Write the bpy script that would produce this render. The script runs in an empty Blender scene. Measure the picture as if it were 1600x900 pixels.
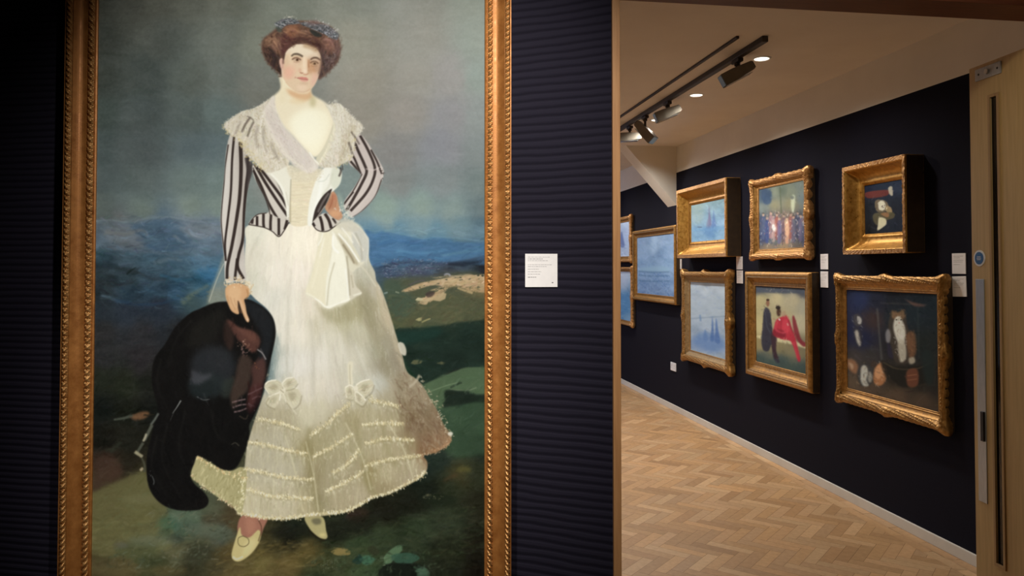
import bpy, bmesh, math, random
import numpy as np
from mathutils import Vector, Matrix

random.seed(7)
SC = bpy.context.scene
COL = SC.collection
F = 1200.0                       # focal length in pixels of the 1600 px frame
CX, CY = 800.0, 388.7            # principal point
PITCH = math.radians(1.4)
CAM_H = 1.55

# ------------------------------------------------------------------ helpers
def srgb(c, a=1.0):
    o = []
    for v in c:
        v = v / 255.0
        o.append(v / 12.92 if v <= 0.04045 else ((v + 0.055) / 1.055) ** 2.4)
    return (*o, a)

def ray(px, py):
    dx, dy = (px - CX) / F, -(py - CY) / F
    cp, sp = math.cos(PITCH), math.sin(PITCH)
    return Vector((dx, cp - dy * sp, sp + dy * cp))

class Plane:
    """a vertical wall: point p, angle a of its rightward direction; x runs right, z up, y into the wall"""
    def __init__(s, p, a):
        s.p = Vector((p[0], p[1], 0)); s.a = a
        s.e = Vector((math.cos(a), math.sin(a), 0)); s.n = Vector((math.sin(a), -math.cos(a), 0))
    def hit(s, px, py, off=0.0):
        d = ray(px, py); o = Vector((0, 0, CAM_H)); q = s.p + s.n * off
        return o + d * ((q - o).dot(s.n) / d.dot(s.n))
    def st(s, px, py, off=0.0):
        h = s.hit(px, py, off)
        return (h - s.p).dot(s.e), h.z
    def at(s, u, z, off=0.0):
        v = s.p + s.e * u + s.n * off
        return Vector((v.x, v.y, z))

TA, TB = math.atan(0.148), math.atan2(-1.0, 0.1483)
WA = Plane((0.0, 2.437), TA)                    # face of the partition behind the portrait
WB = Plane((2.417, 3.99), TB)                   # long gallery wall
DOOR = Plane((1.96, 3.29), math.atan2(-1.0, 0.0775))
CEIL = 2.86

def obj(name, verts, faces, mat=None, parent=None, smooth=False, uv=None):
    me = bpy.data.meshes.new(name)
    me.from_pydata([tuple(v) for v in verts], [], faces)
    if mat: me.materials.append(mat)
    if smooth:
        me.polygons.foreach_set('use_smooth', [True] * len(me.polygons))
    me.update()
    o = bpy.data.objects.new(name, me); COL.objects.link(o)
    if parent: o.parent = parent
    return o

def from_bm(name, bm, mat=None, parent=None, smooth=False):
    bmesh.ops.recalc_face_normals(bm, faces=bm.faces)
    me = bpy.data.meshes.new(name); bm.to_mesh(me); bm.free()
    if mat: me.materials.append(mat)
    if smooth:
        me.polygons.foreach_set('use_smooth', [True] * len(me.polygons))
    o = bpy.data.objects.new(name, me); COL.objects.link(o)
    if parent: o.parent = parent
    return o

def bm_box(bm, x0, x1, y0, y1, z0, z1, bev=0.0, M=None):
    vs = [bm.verts.new((x, y, z)) for x in (x0, x1) for y in (y0, y1) for z in (z0, z1)]
    q = [(0, 1, 3, 2), (4, 6, 7, 5), (0, 4, 5, 1), (2, 3, 7, 6), (0, 2, 6, 4), (1, 5, 7, 3)]
    fs = [bm.faces.new([vs[i] for i in f]) for f in q]
    if bev > 0:
        es = list({e for f in fs for e in f.edges})
        r = bmesh.ops.bevel(bm, geom=es, offset=bev, segments=2, affect='EDGES', profile=0.5)
        vs = list({v for f in r['faces'] for v in f.verts} | {v for v in vs if v.is_valid})
    if M is not None:
        for v in vs: v.co = M @ v.co
    return vs

def bm_cyl(bm, c, r0, r1, h, axis='z', seg=24, M=None, cap=True):
    a, b = [], []
    for i in range(seg):
        t = 2 * math.pi * i / seg; x, y = math.cos(t), math.sin(t)
        p0, p1 = (r0 * x, r0 * y, 0), (r1 * x, r1 * y, h)
        if axis == 'y': p0, p1 = (p0[0], p0[2], p0[1]), (p1[0], p1[2], p1[1])
        if axis == 'x': p0, p1 = (p0[2], p0[0], p0[1]), (p1[2], p1[0], p1[1])
        a.append(Vector(c) + Vector(p0)); b.append(Vector(c) + Vector(p1))
    if M is not None: a = [M @ v for v in a]; b = [M @ v for v in b]
    a = [bm.verts.new(v) for v in a]; b = [bm.verts.new(v) for v in b]
    for i in range(seg):
        j = (i + 1) % seg; bm.faces.new((a[i], a[j], b[j], b[i]))
    if cap: bm.faces.new(a[::-1]); bm.faces.new(b)
    return a + b

def bm_prism(bm, pts, ext):
    a = [bm.verts.new(p) for p in pts]; b = [bm.verts.new(Vector(p) + Vector(ext)) for p in pts]
    n = len(a)
    bm.faces.new(a); bm.faces.new(b[::-1])
    for i in range(n): bm.faces.new((a[i], b[i], b[(i + 1) % n], a[(i + 1) % n]))

def thing(name, loc, rz, label, cat, group=None):
    o = bpy.data.objects.new(name, None); COL.objects.link(o)
    o.empty_display_size = 0.1; o.location = loc; o.rotation_euler = (0, 0, rz)
    o['label'] = label; o['category'] = cat
    if group: o['group'] = group
    return o

def tag(o, label, cat, group=None):
    o['label'] = label; o['category'] = cat
    if group: o['group'] = group
    return o

def struct(o):
    o['kind'] = 'structure'; return o

# ------------------------------------------------------------------ materials
def mat(name, col, rough=0.6, metal=0.0, spec=0.5):
    m = bpy.data.materials.new(name); m.use_nodes = True
    b = m.node_tree.nodes['Principled BSDF']
    b.inputs['Base Color'].default_value = srgb(col); b.inputs['Roughness'].default_value = rough
    b.inputs['Metallic'].default_value = metal; b.inputs['Specular IOR Level'].default_value = spec
    return m

class NT:
    def __init__(s, m): s.m = m; s.t = m.node_tree; s.b = s.t.nodes['Principled BSDF']
    def n(s, typ, **kw):
        o = s.t.nodes.new('ShaderNode' + typ)
        for k, v in kw.items():
            if hasattr(o, k) and not k.startswith('i_'): setattr(o, k, v)
        return o
    def l(s, a, b): s.t.links.new(a, b)
    def noise(s, scale=(1, 1, 1), sc=5.0, detail=4.0, rough=0.6, dist=0.0, src='Object'):
        tc = s.n('TexCoord'); mp = s.n('Mapping'); no = s.n('TexNoise')
        mp.inputs['Scale'].default_value = scale
        no.inputs['Scale'].default_value = sc; no.inputs['Detail'].default_value = detail
        no.inputs['Roughness'].default_value = rough; no.inputs['Distortion'].default_value = dist
        s.l(tc.outputs[src], mp.inputs['Vector']); s.l(mp.outputs[0], no.inputs['Vector'])
        return no
    def ramp(s, fac, stops):
        r = s.n('ValToRGB'); e = r.color_ramp.elements
        while len(e) < len(stops): e.new(0.5)
        for i, (p, c) in enumerate(stops): e[i].position = p; e[i].color = srgb(c)
        s.l(fac, r.inputs[0]); return r
    def bump(s, h, strength=0.3, dist=0.01):
        b = s.n('Bump'); b.inputs['Strength'].default_value = strength; b.inputs['Distance'].default_value = dist
        s.l(h, b.inputs['Height']); s.l(b.outputs[0], s.b.inputs['Normal']); return b
    def color(s, out): s.l(out, s.b.inputs['Base Color'])

def noisy(name, c0, c1, rough=0.6, metal=0.0, sc=6.0, scale=(1, 1, 1), bump=0.0, bd=0.003, detail=5.0, spec=0.5, lo=.3, hi=.7):
    m = mat(name, c0, rough, metal, spec); n = NT(m)
    no = n.noise(scale, sc, detail)
    n.color(n.ramp(no.outputs['Fac'], [(lo, c0), (hi, c1)]).outputs[0])
    if bump: n.bump(no.outputs['Fac'], bump, bd)
    return m

def gold(name, c0, c1, rough=0.42, metal=0.55, sc=30):
    m = mat(name, c0, rough, metal); n = NT(m)
    no = n.noise((1, 1, 1), sc, 6, 0.65); n.color(n.ramp(no.outputs['Fac'], [(.32, c0), (.68, c1)]).outputs[0])
    fine = n.noise((1, 1, 1), 260, 3, .6); n.bump(fine.outputs['Fac'], .25, .001)
    r = n.n('MapRange'); r.inputs[1].default_value = .3; r.inputs[2].default_value = .7
    r.inputs[3].default_value = rough - .1; r.inputs[4].default_value = rough + .15
    n.l(no.outputs['Fac'], r.inputs[0]); n.l(r.outputs[0], n.b.inputs['Roughness'])
    return m

M = {}
M['gilt'] = gold('warm gilt', (160, 102, 50), (188, 128, 66), .45, .35)
M['gilt_carved'] = gold('carved gilt', (158, 104, 52), (218, 170, 110), .35, .55, 60)
M['gilt_old'] = gold('antique gilt', (138, 98, 48), (192, 146, 80), .38, .6, 40)
M['gilt_pale'] = gold('pale gilt', (138, 114, 78), (182, 154, 110), .42, .5, 40)
M['gilt_bright'] = gold('bright gilt', (174, 124, 52), (216, 168, 88), .34, .65, 40)
M['gilt_side'] = noisy('frame side', (44, 32, 20), (62, 46, 28), .7, .1, 20)  # dark brown carries the shade of the near frame side in its colour
M['post'] = noisy('varnished oak', (178, 128, 84), (200, 150, 102), .4, 0, 8, (14, 14, .8), .08)
M['lintel'] = noisy('dark oak', (92, 52, 36), (112, 64, 44), .5, 0, 8, (.8, 10, 10), .08)
M['door'] = noisy('oak veneer', (186, 158, 108), (204, 176, 126), .45, 0, 7, (10, 10, .5), .04)
M['door_edge'] = noisy('oak lipping', (160, 130, 90), (178, 148, 104), .5, 0, 9, (10, 10, .6))
M['plaster'] = noisy('painted plaster', (226, 222, 214), (234, 230, 222), .9, 0, 3, bump=.05)
M['ceiling'] = noisy('ceiling paint', (222, 216, 212), (230, 225, 221), .9, 0, 2.5, bump=.04)
M['white'] = noisy('white gloss', (205, 202, 196), (216, 213, 207), .5, 0, 5)
M['paper'] = noisy('white card', (240, 239, 243), (247, 246, 249), .7, 0, 40)
M['ink'] = mat('grey ink', (120, 118, 124), .8)
M['black'] = mat('black plastic', (16, 15, 15), .5)
M['track'] = noisy('dark track', (46, 38, 32), (56, 46, 38), .5, .2, 30)
M['steel'] = noisy('brushed steel', (160, 168, 176), (190, 196, 204), .3, .45, 20, (30, 30, 1), .05)
M['plate'] = noisy('painted lens reflection', (140, 172, 204), (150, 182, 212), .35, .1, 20)  # bluish daylight reflection on the lens, put into its colour
M['lamp_grey'] = noisy('grey lamp housing', (112, 106, 96), (126, 119, 108), .35, .3, 20)
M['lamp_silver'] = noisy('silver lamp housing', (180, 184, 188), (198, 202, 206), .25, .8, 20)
M['blue'] = noisy('blue disc', (46, 100, 160), (56, 112, 174), .4, 0, 20)
M['socket'] = noisy('white plastic', (226, 230, 240), (236, 240, 248), .4, 0, 30)

def emit(name, c, s):
    m = mat(name, c); b = m.node_tree.nodes['Principled BSDF']
    b.inputs['Emission Color'].default_value = srgb(c); b.inputs['Emission Strength'].default_value = s
    return m
M['bulb'] = emit('lit lamp', (255, 244, 222), 3.0)

def glass_mat():
    m = mat('dark vision glass', (34, 36, 40), .06); b = m.node_tree.nodes['Principled BSDF']
    b.inputs['Transmission Weight'].default_value = 1.0; b.inputs['IOR'].default_value = 1.45
    return m
M['glass'] = glass_mat()

def ribbed():
    m = mat('ribbed wall fabric', (24, 24, 42), .85, 0, .15); n = NT(m)
    tc = n.n('TexCoord'); sx = n.n('SeparateXYZ'); n.l(tc.outputs['Object'], sx.inputs[0])
    # rib phase fans a little, the cloth is stretched unevenly
    a = n.n('Math', operation='MULTIPLY_ADD'); n.l(sx.outputs['X'], a.inputs[0]); a.inputs[1].default_value = -.22; a.inputs[2].default_value = 1.0
    z = n.n('Math', operation='SUBTRACT'); n.l(sx.outputs['Z'], z.inputs[0]); z.inputs[1].default_value = CAM_H
    p = n.n('Math', operation='MULTIPLY'); n.l(a.outputs[0], p.inputs[0]); n.l(z.outputs[0], p.inputs[1])
    wob = n.noise((1.2, 1.2, 3.5), 3.0, 3, .5)
    w2 = n.n('Math', operation='MULTIPLY_ADD'); n.l(wob.outputs['Fac'], w2.inputs[0]); w2.inputs[1].default_value = .018; n.l(p.outputs[0], w2.inputs[2])
    s = n.n('Math', operation='MULTIPLY'); n.l(w2.outputs[0], s.inputs[0]); s.inputs[1].default_value = 2 * math.pi / .0245
    sn = n.n('Math', operation='SINE'); n.l(s.outputs[0], sn.inputs[0])
    mr = n.n('MapRange'); n.l(sn.outputs[0], mr.inputs[0]); mr.inputs[1].default_value = -1; mr.inputs[2].default_value = .6
    fine = n.noise((1, 1, 5), 240, 2, .6)
    mix = n.n('Math', operation='MULTIPLY_ADD'); n.l(fine.outputs['Fac'], mix.inputs[0]); mix.inputs[1].default_value = .8; 
    n.l(mr.outputs[0], mix.inputs[2])
    n.color(n.ramp(mix.outputs[0], [(.2, (17, 15, 28)), (1.0, (36, 34, 48))]).outputs[0])
    n.bump(mr.outputs[0], .5, .004)
    return m
M['ribbed'] = ribbed()
M['navy'] = noisy('navy wall cloth', (13, 13, 26), (19, 19, 34), .9, 0, 90, bump=.2, bd=.002, spec=.15)

def canvas_mat():
    m = mat('oil paint on canvas', (128, 128, 128), .62, 0, .06); n = NT(m)
    at = n.n('Attribute'); at.attribute_name = 'paint'; n.color(at.outputs['Color'])
    no = n.noise((1, 1, 1), 420, 3, .6); n.bump(no.outputs['Fac'], .12, .001)
    return m
M['paint'] = canvas_mat()

def floor_mat():
    m = mat('parquet blocks', (190, 150, 105), .42, 0, .4); n = NT(m)
    at = n.n('Attribute'); at.attribute_name = 'paint'
    g = n.noise((1, 1, 1), 34, 5, .6); mx = n.n('MixRGB', blend_type='MULTIPLY'); mx.inputs[0].default_value = .35
    r = n.ramp(g.outputs['Fac'], [(.3, (196, 186, 172)), (.65, (255, 255, 255))])
    n.l(at.outputs['Color'], mx.inputs[1]); n.l(r.outputs[0], mx.inputs[2]); n.color(mx.outputs[0])
    n.bump(g.outputs['Fac'], .05, .002)
    return m
M['floor'] = floor_mat()
M['gap'] = mat('floor gap', (96, 70, 44), .8)
# ------------------------------------------------------------------ a small oil painter (numpy), all colours 0-255 as they read in the room
def spline(pts, closed=True, step=3.0):
    P = np.array(pts, float); n = len(P); out = []
    rng = range(n) if closed else range(n - 1)
    for i in rng:
        p1, p2 = P[i], P[(i + 1) % n]
        p0 = P[(i - 1) % n] if closed or i > 0 else 2 * p1 - p2
        p3 = P[(i + 2) % n] if closed or i < n - 2 else 2 * p2 - p1
        k = max(2, int(np.hypot(*(p2 - p1)) / step))
        t = np.linspace(0, 1, k, endpoint=False)[:, None]
        out.append(.5 * ((2 * p1) + (-p0 + p2) * t + (2 * p0 - 5 * p1 + 4 * p2 - p3) * t ** 2 + (-p0 + 3 * p1 - 3 * p2 + p3) * t ** 3))
    if not closed: out.append(P[-1:])
    return np.concatenate(out)

def blur1(a, r, ax):
    r = int(max(1, round(r)))
    pad = [(0, 0)] * a.ndim; pad[ax] = (r + 1, r)
    c = np.cumsum(np.pad(a, pad, mode='edge'), axis=ax, dtype=np.float64)
    n = a.shape[ax]
    hi = np.take(c, range(2 * r + 1, 2 * r + 1 + n), axis=ax); lo = np.take(c, range(0, n), axis=ax)
    return ((hi - lo) / (2 * r + 1)).astype(np.float32)

def blur(a, s):
    if s <= 0.05: return a
    if s < 1.3:
        n = 1 if s < .7 else 2; q = min(.25, s * s / (2 * n))
        for _ in range(n):
            a = a.copy(); t = a * (1 - 2 * q); t[1:] += a[:-1] * q; t[:-1] += a[1:] * q; t[0] += a[0] * q; t[-1] += a[-1] * q
            a = t * (1 - 2 * q); a[:, 1:] += t[:, :-1] * q; a[:, :-1] += t[:, 1:] * q; a[:, 0] += t[:, 0] * q; a[:, -1] += t[:, -1] * q
        return a
    r = s * .9
    for _ in range(2):
        a = blur1(a, r, 0); a = blur1(a, r, 1)
    return a

class Art:
    def __init__(s, x0, y0, x1, y1, k=1.0, seed=1):
        s.x0, s.y0, s.k = x0, y0, k
        s.W, s.H = int((x1 - x0) * k) + 1, int((y1 - y0) * k) + 1
        s.c = np.zeros((s.H, s.W, 3), np.float32); s.rs = np.random.RandomState(seed)
        s.X, s.Y = np.meshgrid(np.arange(s.W) / k + x0, np.arange(s.H) / k + y0)
    def raster(s, P):
        """coverage of a polygon, non-zero winding, 3 sub-rows"""
        P = (np.asarray(P, float) - (s.x0, s.y0)) * s.k
        acc = np.zeros((s.H, s.W + 2), np.float32); SUB = 3
        for i in range(len(P)):
            x0, y0 = P[i]; x1, y1 = P[(i + 1) % len(P)]
            if y0 == y1: continue
            d = 1.0
            if y0 > y1: x0, y0, x1, y1, d = x1, y1, x0, y0, -1.0
            r0, r1 = max(0, math.ceil(y0 * SUB)), min(s.H * SUB, math.ceil(y1 * SUB))
            if r1 <= r0: continue
            rr = np.arange(r0, r1); xx = x0 + (rr / SUB - y0) * (x1 - x0) / (y1 - y0)
            xx = np.clip(xx, 0, s.W); ix = xx.astype(int); fr = (xx - ix).astype(np.float32); row = rr // SUB
            np.add.at(acc, (row, ix), d * (1 - fr) / SUB); np.add.at(acc, (row, ix + 1), d * fr / SUB)
        return np.clip(np.abs(np.cumsum(acc, axis=1))[:, :s.W], 0, 1)
    def mask(s, pts, f=0.0, sharp=False):
        m = s.raster(pts if sharp else spline(pts)); return blur(m, f * s.k) if f else m
    def ell(s, cx, cy, rx, ry, f=0.0, rot=0.0):
        t = np.linspace(0, 2 * np.pi, 40, endpoint=False); c, q = math.cos(rot), math.sin(rot)
        x, y = rx * np.cos(t), ry * np.sin(t)
        return s.mask(np.stack([cx + x * c - y * q, cy + x * q + y * c], 1), f, True)
    def fill(s, m, col, a=1.0):
        m = (m * a)[..., None]
        s.c += m * ((col if isinstance(col, np.ndarray) and col.ndim == 3 else np.array(col, np.float32)) - s.c)
    def poly(s, pts, col, a=1.0, f=.5, clip=None, sharp=False):
        m = s.mask(pts, f, sharp)
        if clip is not None: m = m * clip
        s.fill(m, col, a); return m
    def blob(s, cx, cy, rx, ry, col, a=1.0, f=2.0, rot=0.0, clip=None):
        m = s.ell(cx, cy, rx, ry, f, rot)
        if clip is not None: m = m * clip
        s.fill(m, col, a)
    def ribbon(s, pts, w0, w1=None, wm=None):
        P = spline(pts, False, 2.0) if len(pts) > 2 else np.array([np.array(pts[0]) + (np.array(pts[1]) - pts[0]) * t for t in np.linspace(0, 1, 8)], float)
        if w1 is None: w1 = w0
        t = np.linspace(0, 1, len(P)); w = w0 + (w1 - w0) * t
        if wm is not None: w = w + (wm - (w0 + w1) / 2) * np.sin(np.pi * t)
        T = np.gradient(P, axis=0); T /= np.maximum(np.hypot(T[:, 0], T[:, 1])[:, None], 1e-6)
        N = np.stack([-T[:, 1], T[:, 0]], 1) * (w / 2)[:, None]
        return np.concatenate([P + N, (P - N)[::-1]])
    def stroke(s, pts, w, col, a=1.0, f=.4, w1=None, wm=None, clip=None):
        P = s.ribbon(pts, w, w1, wm)
        # only a local window, strokes are many
        x0, y0 = P.min(0) - 4 - 3 * f; x1, y1 = P.max(0) + 4 + 3 * f
        i0, j0 = max(0, int((x0 - s.x0) * s.k)), max(0, int((y0 - s.y0) * s.k))
        i1, j1 = min(s.W, int((x1 - s.x0) * s.k) + 1), min(s.H, int((y1 - s.y0) * s.k) + 1)
        if i1 - i0 < 3 or j1 - j0 < 3: return
        sub = Art.__new__(Art); sub.x0, sub.y0, sub.k = s.x0 + i0 / s.k, s.y0 + j0 / s.k, s.k
        sub.W, sub.H = i1 - i0, j1 - j0
        m = sub.raster(P); m = blur(m, f * s.k) if f else m
        if clip is not None: m = m * clip[j0:j1, i0:i1]
        m = (m * a)[..., None]; v = s.c[j0:j1, i0:i1]; v += m * (np.array(col, np.float32) - v)
    def noise(s, sx, sy=None, octv=3, seed=0, rough=.55):
        sy = sy or sx; out = np.zeros((s.H, s.W), np.float32); amp, tot = 1.0, 0
        r = np.random.RandomState(seed + 11)
        for o in range(octv):
            gx, gy = s.W / s.k / sx + 3, s.H / s.k / sy + 3
            g = r.uniform(-1, 1, (int(gy) + 2, int(gx) + 2)).astype(np.float32)
            ux, uy = np.arange(s.W) / s.k / sx, np.arange(s.H) / s.k / sy
            ix, iy = ux.astype(int), uy.astype(int); fx, fy = ux - ix, uy - iy
            fx, fy = fx * fx * (3 - 2 * fx), (fy * fy * (3 - 2 * fy))[:, None]
            a = g[iy][:, ix] * (1 - fx) + g[iy][:, ix + 1] * fx; b = g[iy + 1][:, ix] * (1 - fx) + g[iy + 1][:, ix + 1] * fx
            out += amp * (a * (1 - fy) + b * fy); tot += amp; amp *= rough; sx = max(sx / 2, 1 / s.k); sy = max(sy / 2, 1 / s.k)
        return out / tot
    def field(s, pts, p=2.6, soft=14.0):
        """smooth colour field through scattered colour notes (x, y, r, g, b)"""
        q = np.array(pts, float); st = 6
        gx, gy = np.meshgrid(np.arange(0, s.W + st, st) / s.k + s.x0, np.arange(0, s.H + st, st) / s.k + s.y0)
        num = np.zeros(gx.shape + (3,)); den = np.zeros(gx.shape)
        for x, y, r, g, b in q:
            w = 1 / ((gx - x) ** 2 + (gy - y) ** 2 + soft ** 2) ** (p / 2)
            num += w[..., None] * np.array([r, g, b]); den += w
        lo = (num / den[..., None]).astype(np.float32)
        ux, uy = np.arange(s.W) / st, np.arange(s.H) / st
        ix, iy = np.minimum(ux.astype(int), lo.shape[1] - 2), np.minimum(uy.astype(int), lo.shape[0] - 2)
        fx, fy = (ux - ix)[None, :, None], (uy - iy)[:, None, None]
        a = lo[iy][:, ix] * (1 - fx) + lo[iy][:, ix + 1] * fx; b = lo[iy + 1][:, ix] * (1 - fx) + lo[iy + 1][:, ix + 1] * fx
        return (a * (1 - fy) + b * fy).astype(np.float32)
    def warp(s, img, amp, sc, seed):
        dx, dy = s.noise(sc, sc, 3, seed) * amp * s.k, s.noise(sc, sc, 3, seed + 5) * amp * s.k
        jj, ii = np.meshgrid(np.arange(s.W), np.arange(s.H))
        return img[np.clip(ii + dy, 0, s.H - 1).astype(int), np.clip(jj + dx, 0, s.W - 1).astype(int)]
    def grain(s, n, amt, clip=None):
        d = n[..., None] * np.array(amt, np.float32)
        if clip is not None: d = d * clip[..., None]
        s.c += d
    def dabs(s, path, n, r, cols, spread=3.0, a=.9, f=.3, ang=None, clip=None):
        P = spline(path, False, 2.0)
        for _ in range(n):
            p = P[s.rs.randint(len(P))] + s.rs.normal(0, spread, 2)
            L, w = r * s.rs.uniform(.6, 1.8), r * s.rs.uniform(.4, .9)
            t = s.rs.uniform(0, np.pi) if ang is None else ang + s.rs.normal(0, .35)
            v = np.array([math.cos(t), math.sin(t)]) * L / 2
            s.stroke([p - v, p + s.rs.normal(0, r * .2, 2), p + v], w, cols[s.rs.randint(len(cols))], a, f, w1=w * .4, clip=clip)
    def scatter(s, m, n, r, cols, a=.7, f=.3, ang=0.0, jit=.5, aspect=3.0):
        """brush marks dropped inside a mask"""
        jj, ii = np.nonzero(m > .5)
        if len(jj) == 0: return
        for _ in range(n):
            i = s.rs.randint(len(jj)); p = np.array([ii[i] / s.k + s.x0, jj[i] / s.k + s.y0])
            L, w = r * aspect * s.rs.uniform(.5, 1.4), r * s.rs.uniform(.5, 1.2); t = ang + s.rs.normal(0, jit)
            v = np.array([math.cos(t), math.sin(t)]) * L / 2
            s.stroke([p - v, p + s.rs.normal(0, r * .3, 2), p + v], w, cols[s.rs.randint(len(cols))], a, f, w1=w * .4, clip=m)
    def brush(s, m, n, w, L, ang=0.0, jit=.4, dc=8.0, a=.5, f=.35, tint=(1, 1, 1)):
        """broken colour: strokes that carry the local colour, a little lighter or darker"""
        jj, ii = np.nonzero(m > .5)
        if len(jj) == 0: return
        src = s.c.copy(); tint = np.array(tint, np.float32)
        for _ in range(n):
            q = s.rs.randint(len(jj)); x, y = ii[q], jj[q]; p = np.array([x / s.k + s.x0, y / s.k + s.y0])
            t = (ang(p[0], p[1]) if callable(ang) else ang) + s.rs.normal(0, jit); l = L * s.rs.uniform(.5, 1.4)
            v = np.array([math.cos(t), math.sin(t)]) * l / 2; b = np.array([-v[1], v[0]]) * s.rs.uniform(-.25, .25)
            c = src[y, x] + s.rs.normal(0, 1) * dc * tint + s.rs.normal(0, dc * .22, 3)
            s.stroke([p - v, p + b, p + v], w * s.rs.uniform(.5, 1.3), c, a, f, w1=w * .35, clip=m)
    def desat(s, k, m=None):
        g = (s.c @ np.array([.3, .59, .11], np.float32))[..., None]; d = (g - s.c) * (1 - k)
        s.c += d if m is None else d * m[..., None]
    def sample(s, x, y):
        u = np.clip((x - s.x0) * s.k, 0, s.W - 1.001); v = np.clip((y - s.y0) * s.k, 0, s.H - 1.001)
        i, j = u.astype(int), v.astype(int); fx, fy = (u - i)[:, None], (v - j)[:, None]
        c = s.c
        return (c[j, i] * (1 - fx) + c[j, i + 1] * fx) * (1 - fy) + (c[j + 1, i] * (1 - fx) + c[j + 1, i + 1] * fx) * fy

def homography(src, dst):
    A = []
    for (x, y), (u, v) in zip(src, dst):
        A.append([x, y, 1, 0, 0, 0, -u * x, -u * y, -u]); A.append([0, 0, 0, x, y, 1, -v * x, -v * y, -v])
    return np.linalg.svd(np.array(A, float))[2][-1].reshape(3, 3)

def lin(c):
    c = np.clip(c / 255.0, 0, 1); return np.where(c <= .04045, c / 12.92, ((c + .055) / 1.055) ** 2.4)

def canvas_mesh(name, w, h, nx, ny, art, corners, light, parent, zs=None):
    """a flat stretched canvas, painted through its 'paint' colour attribute; corners = art coordinates of TL TR BR BL"""
    xs = np.linspace(-w / 2, w / 2, nx); zz = np.linspace(-h / 2, h / 2, ny) if zs is None else zs; ny = len(zz)
    X, Z = np.meshgrid(xs, zz); X, Z = X.ravel(), Z.ravel()
    H = homography([(-w / 2, h / 2), (w / 2, h / 2), (w / 2, -h / 2), (-w / 2, -h / 2)], corners)
    q = H @ np.stack([X, Z, np.ones_like(X)]); ax, ay = q[0] / q[2], q[1] / q[2]
    me = bpy.data.meshes.new(name); nv = nx * ny; nf = (nx - 1) * (ny - 1)
    me.vertices.add(nv); me.vertices.foreach_set('co', np.stack([X, np.zeros_like(X), Z], 1).astype(np.float32).ravel())
    i = np.arange(nf); r, c = i // (nx - 1), i % (nx - 1); a = r * nx + c
    idx = np.stack([a, a + 1, a + nx + 1, a + nx], 1).astype(np.int32)
    me.loops.add(nf * 4); me.loops.foreach_set('vertex_index', idx.ravel())
    me.polygons.add(nf); me.polygons.foreach_set('loop_start', (i * 4).astype(np.int32)); 
    try: me.polygons.foreach_set('loop_total', np.full(nf, 4, np.int32))
    except Exception: pass
    me.update(calc_edges=True)
    col = lin(art.sample(ax, ay)) if art is not None else np.full((nv, 3), .3)
    if light is not None and art is not None: col = col / light(X / (w / 2), Z / (h / 2))
    col = np.clip(col, .002, .92)
    at = me.color_attributes.new('paint', 'FLOAT_COLOR', 'POINT')
    at.data.foreach_set('color', np.concatenate([col, np.ones((nv, 1))], 1).astype(np.float32).ravel())
    me.materials.append(M['paint'])
    o = bpy.data.objects.new(name, me); COL.objects.link(o); o.parent = parent
    return o
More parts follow.
